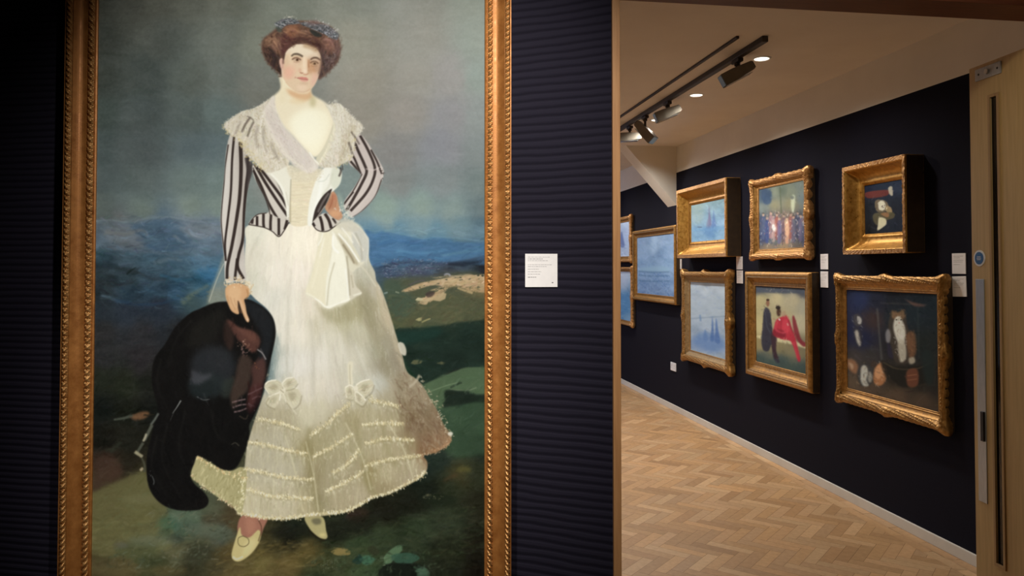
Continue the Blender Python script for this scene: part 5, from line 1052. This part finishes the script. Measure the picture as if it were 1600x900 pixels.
def framed(name, plane, wall_off, box, canv, art, depth, label, cat_group, style, nxy, light=None, cdepth=.02, canvas_label=None):
    """box = outer front edges in the photograph (TL, BR points); canv = sight corners; both lie on the plane wall_off out"""
    (x0, y0), (x1, y1) = box
    u0, z0 = plane.st(x0, y0, depth); u1, z1 = plane.st(x1, y1, depth)
    return u0, z0, u1, z1

def bump_edges(A, seedphase=0.0, corner=.02, centre=.015, sc=.06):
    def f(si, s, L, k, d):
        t = s / L; e = math.exp(-(min(t, 1 - t) * L / .05) ** 2) * corner + math.exp(-((t - .5) * L / .045) ** 2) * centre
        e += A * abs(math.sin(math.pi * s / sc + seedphase)) * (1 if .08 < t < .92 else 0)
        return e
    return f

def carve(a, p, q=None, ph=0.0):
    q = q or p * .41
    def f(si, s, L, k, d):
        return a * (abs(math.sin(math.pi * s / p + k * .9 + ph)) * .6 + .4 * math.sin(2 * math.pi * s / q + k * 1.7) * math.cos(k * 2.1 + s * 37))
    return f

# ---- the great portrait
cu0, _ = WA.st(148.5, 450, .03); cu1, _ = WA.st(757.5, 450, .03)
cw = cu1 - cu0
zt, zb = 2.68, .27
ch = zt - zb; cz = (zt + zb) / 2; cc = (cu0 + cu1) / 2
portrait = thing('framed_portrait', WA.at(cc, cz, 0), WA.a,
    'huge gilt framed oil portrait of a standing person in long white dress', 'painting')
def P_at(u, z): # canvas point -> art coordinates
    v = WA.at(u, z, .03) - Vector((0, 0, CAM_H)); cp, sp = math.cos(PITCH), math.sin(PITCH)
    f = v.y * cp + v.z * sp; up = -v.y * sp + v.z * cp
    return (CX + F * v.x / f, CY - F * up / f)
ART_CORNERS = [P_at(cu0, zt), P_at(cu1, zt), P_at(cu1, zb), P_at(cu0, zb)]
LIGHT_P = None
if 'LIGHT_COEF' in globals():
    def LIGHT_P(x, y):
        t = np.stack([x ** i * np.clip(y, -.72, .72) ** j for i in range(5) for j in range(5 - i)], -1)
        return np.exp(t @ np.array(LIGHT_COEF))[:, None] * np.array(LIGHT_TINT)
WHITE = globals().get('WHITE_TEST', False)
zs = np.concatenate([np.linspace(-ch / 2, P_lo, 24, endpoint=False) if False else np.array([])]) if False else None
def z_rows():
    step = cw / 819.0
    zlo = WA.st(450, 908, .03)[1] - cz; zhi = WA.st(450, -12, .03)[1] - cz
    return np.concatenate([np.linspace(-ch / 2, zlo, 14, endpoint=False), np.arange(zlo, zhi, step), np.linspace(zhi, ch / 2, 14)])
cv = canvas_mesh('canvas', cw, ch, 820, 0, None if WHITE else paint_portrait(), ART_CORNERS, LIGHT_P, portrait, zs=z_rows())
cv.location = (0, -.03, 0)
pw, ph_ = cw / 2 - .001, ch / 2 - .001
# frame: lip, beading, plain hollow, carved outer edge
fr = sweep('frame', pw, ph_, [(0, .026), (0, .036), (.004, .038), (.007, .036), (.026, .038)] + arc(.0262, .040, .059, .056, -.006, 8) + [(.060, .054), (.0765, .056), (.077, .061), (.0795, .061), (.0795, .0), (-.0, .0)], M['gilt'], portrait, seg=.3, smooth=False)
def beads(p, a, lo, hi):
    def f(si, s, L, k, d):
        n = max(1, round(L / p)); q = L / n; t = (s / q) % 1.0; r = (d - lo) / (hi - lo)
        bead = math.sqrt(max(0, 1 - ((t - .5) / .46) ** 2)) * math.sqrt(max(0, 1 - ((r - .5) / .5) ** 2))
        leaf = .35 * abs(math.sin(2 * math.pi * (t + r * .6)))
        return a * (bead + leaf * math.sin(math.pi * r))
    return f
lo, hi = .0075, .0255
sweep('beading', pw, ph_, [(lo + (hi - lo) * i / 9, .036) for i in range(10)], M['gilt_carved'], fr, orn=beads(.0182, .0085, lo, hi), seg=.0018)
lo2, hi2 = .0605, .0765
sweep('carved_edge', pw, ph_, [(lo2 + (hi2 - lo2) * i / 9, .057) for i in range(10)], M['gilt_carved'], fr, orn=beads(.0160, .0095, lo2, hi2), seg=.0018)

# ---- gallery pictures
def gallery(label, group, sight, outer, depth, cdep, style, mats, art_key, px, light_k=1.0):
    """sight: TL, TR, BR, BL of the picture in the photograph; outer: left, right, top, bottom edges of the frame front (px at the given points)"""
    ul, zt1 = WB.st(*outer['tl'], depth); ur, zb1 = WB.st(*outer['br'], depth)
    _, zt2 = WB.st(*outer['tr'], depth); _, zb2 = WB.st(*outer['bl'], depth)
    ztop, zbot = (zt1 + zt2) / 2, (zb1 + zb2) / 2
    uc, zc = (ul + ur) / 2, (ztop + zbot) / 2; W, H = ur - ul, ztop - zbot
    sl, szt = WB.st(*sight[0], cdep); sl2, szb = WB.st(*sight[3], cdep)
    left_b = sl - ul; b = left_b if style.get('b') is None else style['b']
    _, szt2 = WB.st(*sight[1], cdep); bv = ((ztop - (szt + szt2) / 2) + ((szb + WB.st(*sight[2], cdep)[1]) / 2 - zbot)) / 2
    vy = min(1.35, max(.65, bv / b)); hw, hh = W / 2 - b, H / 2 - b * vy
    t = thing(style.get('name', 'framed_painting'), WB.at(uc, zc, 0), WB.a, label, 'painting', group)
    # art coordinates of the canvas corners: through the photograph's own corners of the sight opening
    def px_of(u, z, off):
        v = WB.at(u, z, off) - Vector((0, 0, CAM_H)); cp, sp = math.cos(PITCH), math.sin(PITCH)
        f = v.y * cp + v.z * sp; up = -v.y * sp + v.z * cp
        return (CX + F * v.x / f, CY - F * up / f)
    cor = [px_of(uc - hw, zc + hh, cdep), px_of(uc + hw, zc + hh, cdep), px_of(uc + hw, zc - hh, cdep), px_of(uc - hw, zc - hh, cdep)]
    lk = None if light_k is None else (lambda x, y: np.ones((len(x), 1)) * light_k * np.array([1.16, .98, .82]))
    A = None if WHITE else SMALL[art_key]()
    c = canvas_mesh('canvas', 2 * hw + .004, 2 * hh + .004, px[0], px[1], A, cor, lk, t); c.location = (0, -cdep, 0)
    print('PIC', art_key, 'vy %.2f' % (bv / b), 'W %.3f H %.3f border %.3f leftb %.3f z %.2f' % (W, H, b, left_b, zc))
    m0, m1 = M[mats[0]], M[mats[1]]
    kind = style['kind']
    if kind == 'plain':
        pr = [(0, cdep - .004), (0, cdep + .006), (.006, cdep + .008), (.010, cdep + .004)] + arc(.012, cdep + .006, b * .55, depth - .012, -.010, 6) + arc(b * .56, depth - .012, b * .96, depth - .004, .012, 6) + [(b, depth - .012), (b, 0.0)]
        f = sweep('frame', hw, hh, pr, m0, t, orn=carve(style.get('a', .0012), .02), seg=.012, vy=vy)
        lo, hi = b * .60, b * .74
        sweep('carved_edge', hw, hh, [(lo + (hi - lo) * i / 5, depth - .002) for i in range(6)], m1, f, orn=carve(.005, .022), seg=.005, vy=vy)
    elif kind == 'deep':
        pr = [(0, cdep - .003), (0, cdep + .004), (.010, cdep + .006), (.012, cdep + .012), (.020, cdep + .012)] + arc(.022, cdep + .010, b * .80, depth - .004, -.022, 9)
        f = sweep('frame', hw, hh, pr + [(b * .82, depth - .004), (b * .98, depth - .006), (b, depth - .012), (b, 0)], m0, t, orn=(lambda si, s, L, k, d: 0 if k < 5 or k > 14 else style.get('a', .001) * math.sin(2 * math.pi * s / .03 + k)), seg=.01, vy=vy)
        sweep('carved_edge', hw, hh, [(b * .80 + b * .19 * i / 6, depth - .005) for i in range(7)], m1, f, orn=carve(.007, .024), out=(lambda si, s, L, k, d: .002 * abs(math.sin(math.pi * s / .024)) * (k == 6)), seg=.005, vy=vy)
        if style.get('leaf'):
            sweep('leaf_band', hw, hh, [(.016 + b * .16 * i / 6, cdep + .014 - .004 * math.sin(math.pi * i / 6) + .0 * i) for i in range(7)], m1, f, orn=carve(.005, .03, ph=1.0), seg=.006, vy=vy)
    else:  # ornate, scrolled outline
        pr = [(0, cdep - .004), (0, cdep + .004), (.005, cdep + .006), (.008, cdep + .002)] + arc(.010, cdep + .004, b * .50, depth - .014, -.006, 5)
        f = sweep('frame', hw, hh, pr + [(b * .55, depth - .02), (b * .9, depth - .03), (b * .92, 0)], m0, t, orn=(lambda si, s, L, k, d: 0 if k < 4 or k > 9 else .0015 * math.sin(2 * math.pi * s / .02)), seg=.012, vy=vy)
        N = 15; lo, hi = b * .48, b * .97
        crn = style.get('corner', .022)
        oe = bump_edges(style.get('scallop', .003), 0, crn, crn * .8, style.get('sc', .05))
        def orn(si, s, L, k, d):
            r = (d - lo) / (hi - lo); env = math.sin(math.pi * min(1, max(0, r * .9 + .1)))
            tt = s / L; lump = math.exp(-(min(tt, 1 - tt) * L / .05) ** 2) * .012 + math.exp(-((tt - .5) * L / .05) ** 2) * .009
            return env * (lump * (1 + .3 * math.sin(s * 160) * math.cos(r * 12)) + .0075 * abs(math.sin(math.pi * s / .021 + 2.4 * math.sin(r * 9))) * abs(math.cos(math.pi * r * 2.6 + s * 23)) - .003 + .003 * math.sin(s * 410 + r * 19))
        def out(si, s, L, k, d): return oe(si, s, L, k, d) * max(0, (d - lo) / (hi - lo)) ** 1.5
        prf = [(lo + (hi - lo) * i / N, depth - .016 + .012 * math.sin(math.pi * i / N * .9)) for i in range(N + 1)] + [(hi + .001, depth - .03), (hi - .006, .012)]
        e = sweep('carved_edge', hw, hh, prf, m1, f, orn=orn, out=out, seg=.0035, vy=vy)
        if b > .05:
            sweep('beading', hw, hh, [(.0085 + .010 * i / 4, cdep + .004) for i in range(5)], m1, f, orn=beads(.012, .004, .0085, .0185), seg=.003, vy=vy)
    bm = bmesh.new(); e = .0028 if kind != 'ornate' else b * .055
    bm_box(bm, hw + b - e, hw + b - e + .0035, -(depth - .016), -.002, -H / 2 + .004, H / 2 - .004); from_bm('shaded_side', bm, M['gilt_side'], t)  # near side only: dark strip stands in for the shade on the frame
    bm = bmesh.new(); bm_box(bm, -hw - b + .01, hw + b - .01, -cdep + .004, -.003, -H / 2 + .01, H / 2 - .01); from_bm('back_board', bm, M['gilt_side'], t)
    return t

G1 = 'gilt framed pictures on the long navy wall'
gallery('large painting of a cat and kittens, scrolled gilt frame, lower row by the door', G1,
    [(1323,452),(1455,458),(1463,642),(1328,606)], dict(tl=(1303,430), tr=(1470,433), br=(1474,672), bl=(1308,630)), .07, .03, dict(kind='ornate', corner=.02), ('gilt_old', 'gilt_old'), 'cats_large', (150, 190), 0.5)
gallery('small cat painting in a broad deep gilt frame, upper row by the door', G1,
    [(1351,288),(1407,279),(1411,360),(1354,364)], dict(tl=(1315,262), tr=(1408,242), br=(1414,393), bl=(1322,399)), .125, .035, dict(kind='deep', b=None), ('gilt_bright', 'gilt_carved'), 'cats_small', (90, 110), 0.42)
gallery('street crowd painting in a scalloped gilt frame, middle of the upper row', G1,
    [(1186,296),(1256,283),(1259,387),(1187,390)], dict(tl=(1170,283), tr=(1254,264), br=(1260,402), bl=(1172,405)), .075, .03, dict(kind='ornate', corner=.02, scallop=.006, sc=.075), ('gilt_old', 'gilt_carved'), 'crowd', (110, 130), 0.5)
gallery('painting of a seated figure in red beside one in black, plain gilt frame, lower row', G1,
    [(1181,447),(1258,452),(1262,585),(1184,567)], dict(tl=(1163,425), tr=(1265,424.5), br=(1267,615), bl=(1168,585)), .07, .03, dict(kind='plain'), ('gilt_old', 'gilt_pale'), 'red_suit', (130, 150), 0.66)
gallery('pale blue sailing boats in a deep box-like gilt frame above another boat picture', G1,
    [(1080,321),(1122,312),(1124,375),(1083,378)], dict(tl=(1056.5,297), tr=(1124,281), br=(1134,401), bl=(1062,403)), .14, .03, dict(kind='deep', leaf=1, a=.003), ('gilt_bright', 'gilt_carved'), 'boats_gilt', (90, 90), 0.62)
gallery('hazy blue ships at sea in a tall ornate antique frame, lower row', G1,
    [(1079,441),(1133,442),(1135,561),(1080,547)], dict(tl=(1063,424), tr=(1133,425), br=(1137,583), bl=(1066,562)), .08, .03, dict(kind='ornate', corner=.03), ('gilt_pale', 'gilt_old'), 'boats_ornate', (90, 120), 0.74)
gallery('blue seascape hanging alone between the stacked pairs of pictures, plain gilt frame', G1,
    [(997,371),(1044,365),(1046.5,463),(999,457)], dict(tl=(988,362), tr=(1053,351), br=(1055,476), bl=(992,469)), .06, .025, dict(kind='plain', b=.09), ('gilt_old', 'gilt_pale'), 'blue_sea', (100, 100), 0.9)
gallery('upper of the two blue pictures half hidden by the wooden post', G1,
    [(945,352),(978,347),(978,399),(945,402)], dict(tl=(938,346), tr=(983,337), br=(984,408), bl=(938,411)), .06, .025, dict(kind='ornate', b=.09, corner=.02), ('gilt_old', 'gilt_carved'), 'blue_top', (80, 80), 0.95)
gallery('lower of the two blue pictures half hidden by the wooden post', G1,
    [(945,428),(979,424),(981,503),(945,496)], dict(tl=(936,419), tr=(983,416), br=(986,508), bl=(936,500)), .06, .025, dict(kind='ornate', b=.09, corner=.02), ('gilt_old', 'gilt_carved'), 'blue_bottom', (80, 80), 0.95)

# ---- labels
def card(plane, x0, y0, x1, y1, label, lines, group=None, name='wall_label', tilt=0.0, mark=None):
    u0, z0 = plane.st(x0, y0, .004); u1, z1 = plane.st(x1, y1, .004); w, h = abs(u1 - u0) / 2, abs(z0 - z1) / 2
    t = thing(name, plane.at((u0 + u1) / 2, (z0 + z1) / 2, 0), plane.a, label, 'label', group)
    bm = bmesh.new(); bm_box(bm, -w, w, -.005, -.0005, -h, h, .0006); c = from_bm('card', bm, M['paper'], t)
    bm = bmesh.new(); rs = random.Random(int(x0 * 7 + y0))
    for (v, a, b, th) in lines:                      # printed lines made of word-length dashes
        x = -w + 2 * w * a; xe = -w + 2 * w * b; zc_ = h - 2 * h * v
        while x < xe:
            L = rs.uniform(.035, .10) * 2 * w; x2 = min(xe, x + L)
            bm_box(bm, x, x2, -.0054, -.0050, zc_ - th * h, zc_ + th * h); x = x2 + .018 * 2 * w
    from_bm('printed_text', bm, M['ink'], c)
    if mark:
        v, a, b, th = mark; bm = bmesh.new(); bm_box(bm, -w + 2 * w * a, -w + 2 * w * b, -.0054, -.0050, h - 2 * h * v - th * h, h - 2 * h * v + th * h, 0); from_bm('printed_mark', bm, M['ink'], c)
    t.rotation_euler[1] = tilt
    return t
big = [(.10,.08,.76,.008),(.155,.08,.54,.013),(.205,.08,.70,.008),(.33,.08,.82,.008),(.385,.08,.66,.008),(.46,.08,.42,.008),(.54,.08,.50,.008),(.61,.08,.46,.008),(.70,.08,.34,.018)]
card(WA, 820.5, 396.5, 871, 448.5, 'white caption card on the ribbed wall right of the great portrait', big, mark=(.865,.82,.87,.03))
sm = [(.14,.12,.85,.012),(.22,.12,.6,.012),(.34,.12,.85,.012),(.42,.12,.8,.012),(.55,.12,.6,.012)]
for (a, b, c, d, lb, tl) in [(1487.5,396,1509,428,'upper white caption card at the door end of the navy wall',0),(1488,431.5,1510,464,'lower white caption card at the door end of the navy wall',-.03),
        (1282,397,1294,421,'upper caption card between the crowd scene and small cat picture',0),(1282,424,1294,449.5,'lower caption card left of the large cat painting',0),
        (1150.5,401,1160,421,'upper caption card between the boat and crowd pictures',0),(1151,422.5,1160.5,443,'lower caption card left of the seated red figure painting',0),
        (1058.5,405,1065,420.5,'caption card tucked under the box-framed boat picture',0)]:
    card(WB, a, b, c, d, lb, sm, tilt=tl)

# ---- double socket on the long wall
us, zsk = WB.st(1051.5, 573, .01)
so = thing('wall_socket', WB.at(us, zsk, 0), WB.a, 'white double power socket low on the navy wall', 'socket')
bm = bmesh.new(); bm_box(bm, -.078, .078, -.010, 0, -.045, .045, .003); pl = from_bm('faceplate', bm, M['socket'], so)
for dx in (-.038, .038):
    bm = bmesh.new()
    for hx, hz, ww, hh_ in ((0, .012, .004, .008), (-.011, -.010, .006, .003), (.011, -.010, .006, .003)): bm_box(bm, dx + hx - ww / 2, dx + hx + ww / 2, -.0115, -.0095, hz - hh_ / 2, hz + hh_ / 2)
    from_bm('socket_holes', bm, M['black'], pl)
    bm = bmesh.new(); bm_box(bm, dx * .55 - .005, dx * .55 + .005, -.0135, -.0095, .022, .036, .001); from_bm('switch', bm, M['socket'], pl)

# ------------------------------------------------------------------ ceiling track, spotlights, downlights
def ceil_pt(px, py, z=CEIL):
    d = ray(px, py); t = (z - CAM_H) / d.z; v = Vector((0, 0, CAM_H)) + d * t; return v
c1 = ceil_pt(1196, 64, CEIL - .03); c0 = ceil_pt(1153, 64, CEIL - .03)
ax = -WB.e                                                   # away from the camera
ang = math.atan2(ax.y, ax.x)
def along(name, p, L, w, h, m, label, cat):
    bm = bmesh.new(); bm_box(bm, 0, L, -w / 2, w / 2, -h, 0, .003); o = from_bm(name, bm, m)
    o.location = (p.x, p.y, CEIL); o.rotation_euler = (0, 0, ang); return tag(o, label, cat)
along('lighting_track', c1, 7.5, .036, .034, M['track'], 'dark lighting track on the gallery ceiling carrying the spotlights', 'track')
along('ceiling_conduit', c0, 7.5, .018, .016, M['track'], 'thin dark conduit running beside the lighting track', 'conduit')

def spotlight(px, py, L, label, yaw, pitch, m_body, drop=.085, k=1.0, facem='lamp_silver'):
    """boxy track spotlight: adapter, stem, tapered housing, lens coloured as if reflecting daylight; px,py = where its adapter meets the track"""
    p = ceil_pt(px, py, CEIL - .03)
    t = thing('track_spotlight', (p.x, p.y, CEIL - .034), ang, label, 'spotlight', 'spotlights on the ceiling track')
    bm = bmesh.new(); bm_box(bm, -.05, .05, -.017, .017, -.022, 0, .003); from_bm('adapter', bm, M['track'], t)
    bm = bmesh.new(); bm_cyl(bm, (0, 0, -drop), .010, .010, drop - .02, 'z', 16); bm_cyl(bm, (0, 0, -.04), .018, .018, .02, 'z', 20); from_bm('stem', bm, M['track'], t)
    R = Matrix.Translation((0, 0, -drop)) @ Matrix.Rotation(yaw, 4, 'Z') @ Matrix.Rotation(pitch, 4, 'Y')
    bm = bmesh.new(); w0, w1, h0, h1 = .030 * k, .042 * k, .026 * k, .038 * k
    vs = []
    for x, w, h in ((-L / 2, w0, h0), (-L / 2 + .02, w0 * 1.06, h0 * 1.08), (L * .15, w1, h1), (L / 2, w1, h1)):
        vs.append([bm.verts.new(R @ Vector((x, a * w, b * h))) for a, b in ((-1, -1), (1, -1), (1, 1), (-1, 1))])
    for i in range(3):
        for j in range(4): bm.faces.new((vs[i][j], vs[i][(j + 1) % 4], vs[i + 1][(j + 1) % 4], vs[i + 1][j]))
    bm.faces.new(vs[0][::-1]); es = [e for e in bm.edges]
    bmesh.ops.bevel(bm, geom=es, offset=.003, segments=2, affect='EDGES')
    h = from_bm('housing', bm, M[m_body], t)
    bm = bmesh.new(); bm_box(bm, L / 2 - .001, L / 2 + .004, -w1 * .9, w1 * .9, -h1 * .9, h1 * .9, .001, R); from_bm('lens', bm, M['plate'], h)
    bm = bmesh.new(); bm_box(bm, -L / 2 - .006, -L / 2 + .001, -w0 * .8, w0 * .8, -h0 * .8, h0 * .8, .002, R); from_bm('rear_cap', bm, M['track'], h)
    bm = bmesh.new(); bm_box(bm, -L * .35, L * .46, -w1 * .9, w1 * .9, -h1 * 1.07, -h1 * .98, .001, R); from_bm('underside_highlight', bm, M['lamp_silver'], h)  # bright strip imitates the highlight line under the housing
    return t
r_ = math.radians
spotlight(1152, 92, .21, 'nearest track spotlight, grey box housing with a lens painted in reflected daylight blue', r_(80), r_(28), 'lamp_grey')
spotlight(1043, 159, .20, 'second track spotlight, left of the lone round downlight', r_(80), r_(22), 'lamp_grey')
spotlight(1008, 181, .22, 'third track spotlight, beige housing tipped steeply down', r_(-135), r_(48), 'lamp_grey', .13)
spotlight(984, 197, .20, 'farthest track spotlight, half hidden by the wooden post', r_(85), r_(4), 'lamp_grey', .095)
for (px, py, lb) in [(1190, 91, 'round recessed downlight just beyond the nearest track spotlight'), (1088, 148, 'round recessed downlight alone beyond the second track spotlight'), (1026, 187, 'small far recessed downlight near the beige spotlight')]:
    p = ceil_pt(px, py); t = thing('downlight', (p.x, p.y, CEIL), 0, lb, 'downlight', 'recessed downlights')
    bm = bmesh.new(); bm_cyl(bm, (0, 0, -.006), .052, .060, .006, 'z', 32, cap=False); bm_cyl(bm, (0, 0, -.006), .046, .052, .0005, 'z', 32, cap=False); from_bm('rim', bm, M['socket'], t)
    bm = bmesh.new(); bm_cyl(bm, (0, 0, -.005), .044, .047, .003, 'z', 32); from_bm('lamp', bm, M['bulb'], t)

# ------------------------------------------------------------------ open door leaf at the right
def door():
    u0 = 0.0; W = .66; H = 2.40; th = .045
    def du(px, py=450): return DOOR.st(px, py)[0]
    base = DOOR.at(0, 0, 0)
    t = bpy.data.objects.new('door_1', None); COL.objects.link(t); t.location = base; t.rotation_euler = (0, 0, DOOR.a); t['kind'] = 'structure'
    slx0, slx1 = du(1547.5, 150), du(1558.5, 150); slz = DOOR.st(1552, 151)[1]; slb = .35
    u_l = du(1514.5, 108)
    bm = bmesh.new()
    bm_box(bm, u_l, slx0, 0, th, .006, H); bm_box(bm, slx1, W, 0, th, .006, H); bm_box(bm, slx0, slx1, 0, th, slz, H); bm_box(bm, slx0, slx1, 0, th, .006, slb)
    leaf = from_bm('leaf', bm, M['door'], t)
    bm = bmesh.new()
    g = .012
    for a, b, c, d in ((slx0 - g, slx0 + .001, slb - g, slz + g), (slx1 - .001, slx1 + g, slb - g, slz + g), (slx0, slx1, slz - .001, slz + g), (slx0, slx1, slb - g, slb + .001)):
        bm_box(bm, a, b, -.006, .001, c, d, .001)
    from_bm('glazing_bead', bm, M['door_edge'], leaf)
    bm = bmesh.new(); bm_box(bm, slx0 - .0, slx1 + .0, .004, .012, slb, slz); from_bm('vision_panel', bm, M['glass'], leaf)
    a0, z0 = DOOR.st(1525.5, 436); a1, z1 = DOOR.st(1543, 785)
    a1 = DOOR.st(1538.5, 436)[0]; z1 = DOOR.st(1538, 785)[1]
    bm = bmesh.new(); bm_box(bm, a0, a1, -.004, 0, z1, z0, .001); p = from_bm('push_plate', bm, M['steel'], t)
    bm = bmesh.new(); b0, b1 = DOOR.st(1535.6, 665)[0], DOOR.st(1540.6, 665)[0]; zz0, zz1 = DOOR.st(1537, 643)[1], DOOR.st(1537, 689)[1]
    bm_box(bm, b0, b1, -.012, -.003, zz1, zz0, .002); from_bm('lock_pull', bm, M['black'], p)
    d0, dz = DOOR.st(1531, 403.5)
    bm = bmesh.new(); bm_cyl(bm, (d0, -.003, dz), .034, .034, .0032, 'y', 40); r = from_bm('sign_ring', bm, M['socket'], t)
    bm = bmesh.new(); bm_cyl(bm, (d0, -.0042, dz), .026, .026, .002, 'y', 40); q = from_bm('blue_sign', bm, M['blue'], r)
    bm = bmesh.new()
    for k, wv in ((-.006, .011), (0, .013), (.006, .011)): bm_box(bm, d0 - wv, d0 + wv, -.0048, -.0041, dz + k - .0011, dz + k + .0011)
    from_bm('sign_lines', bm, M['socket'], q)
    e0, ez = DOOR.st(1525, 104); e1, _ = DOOR.st(1565, 92)
    bm = bmesh.new(); zc_ = H - .04
    bm_box(bm, e0, e1, -.006, 0, zc_ - .025, zc_ + .025, .002); k = from_bm('closer_plate', bm, M['steel'], t)
    bm = bmesh.new(); m_ = (e0 + e1) / 2
    bm_cyl(bm, (m_, -.014, zc_), .010, .012, .009, 'y', 20); from_bm('roller', bm, M['lamp_silver'], k)
    bm = bmesh.new()
    for s_ in (-.35, .38): bm_cyl(bm, (m_ + s_ * (e1 - e0), -.0075, zc_), .004, .005, .002, 'y', 14)
    from_bm('screw', bm, M['black'], k)
    print('DOOR', u_l, slx0, slx1, a0, a1)
door()

# ------------------------------------------------------------------ light
def spot(name, loc, target, power, col, angle, blend=.6, size=.06):
    l = bpy.data.lights.new(name, 'SPOT'); l.energy = power; l.color = srgb(col)[:3]; l.spot_size = math.radians(angle); l.spot_blend = blend; l.shadow_soft_size = size
    o = bpy.data.objects.new(name, l); COL.objects.link(o); o.location = loc
    o.rotation_euler = (Vector(target) - Vector(loc)).to_track_quat('-Z', 'Y').to_euler(); return o
def area(name, loc, target, power, col, sx, sy):
    l = bpy.data.lights.new(name, 'AREA'); l.shape = 'RECTANGLE'; l.size, l.size_y = sx, sy; l.energy = power; l.color = srgb(col)[:3]
    o = bpy.data.objects.new(name, l); COL.objects.link(o); o.location = loc
    o.rotation_euler = (Vector(target) - Vector(loc)).to_track_quat('-Z', 'Y').to_euler(); return o
spot('portrait_spot', (.30, .70, 2.75), (-.30, 2.37, 1.72), 190, (255, 247, 234), 64, 1.0, .05)
spot('portrait_spot_low', (-.55, .45, 2.75), (-.52, 2.35, 1.0), 150, (255, 247, 234), 46, 1.0, .05)
spot('door_fill_spot', (.95, 1.7, 2.75), (2.0, 3.05, 1.75), 34, (255, 240, 212), 52, 1.0, .05)  # added unseen fill light that brightens the door leaf
# gallery: track spots on the pictures, downlights on the floor, rooflight daylight from the far left
for (x, y, tx, ty, tz, e) in [(1.1, 5.3, 2.3, 4.4, 1.4, 16), (.9, 6.9, 2.1, 5.8, 1.5, 20), (.6, 8.8, 1.85, 7.6, 1.5, 26), (.4, 10.6, 1.5, 9.8, 1.5, 20)]:
    spot('gallery_spot', (x, y, 2.7), (tx, ty, tz), e, (255, 244, 226), 75, .9, .04)
for y, pw_ in ((4.81, 34), (5.82, 66), (6.78, 76), (7.8, 66), (8.8, 44), (9.8, 34)):
    x = 1.563 - (y - 4.81) * .149
    spot('downlight_beam', (x, y, 2.84), (x, y, 0), pw_, (255, 248, 236), 150, .8, .05)
for (x, y) in ((-1.2, 5.0), (-1.2, 8.0), (-2.8, 5.5), (-2.8, 9)):
    spot('downlight_beam', (x, y, 2.84), (x, y, 0), 80, (255, 248, 236), 150, .8, .05)
area('rooflight', (-1.6, 11.5, 2.8), (-.4, 11.5, 0), 120, (196, 214, 255), 2.0, 4.0)
w = bpy.data.worlds.new('world'); SC.world = w; w.use_nodes = True
w.node_tree.nodes['Background'].inputs[0].default_value = srgb((150, 150, 160)); w.node_tree.nodes['Background'].inputs[1].default_value = .3
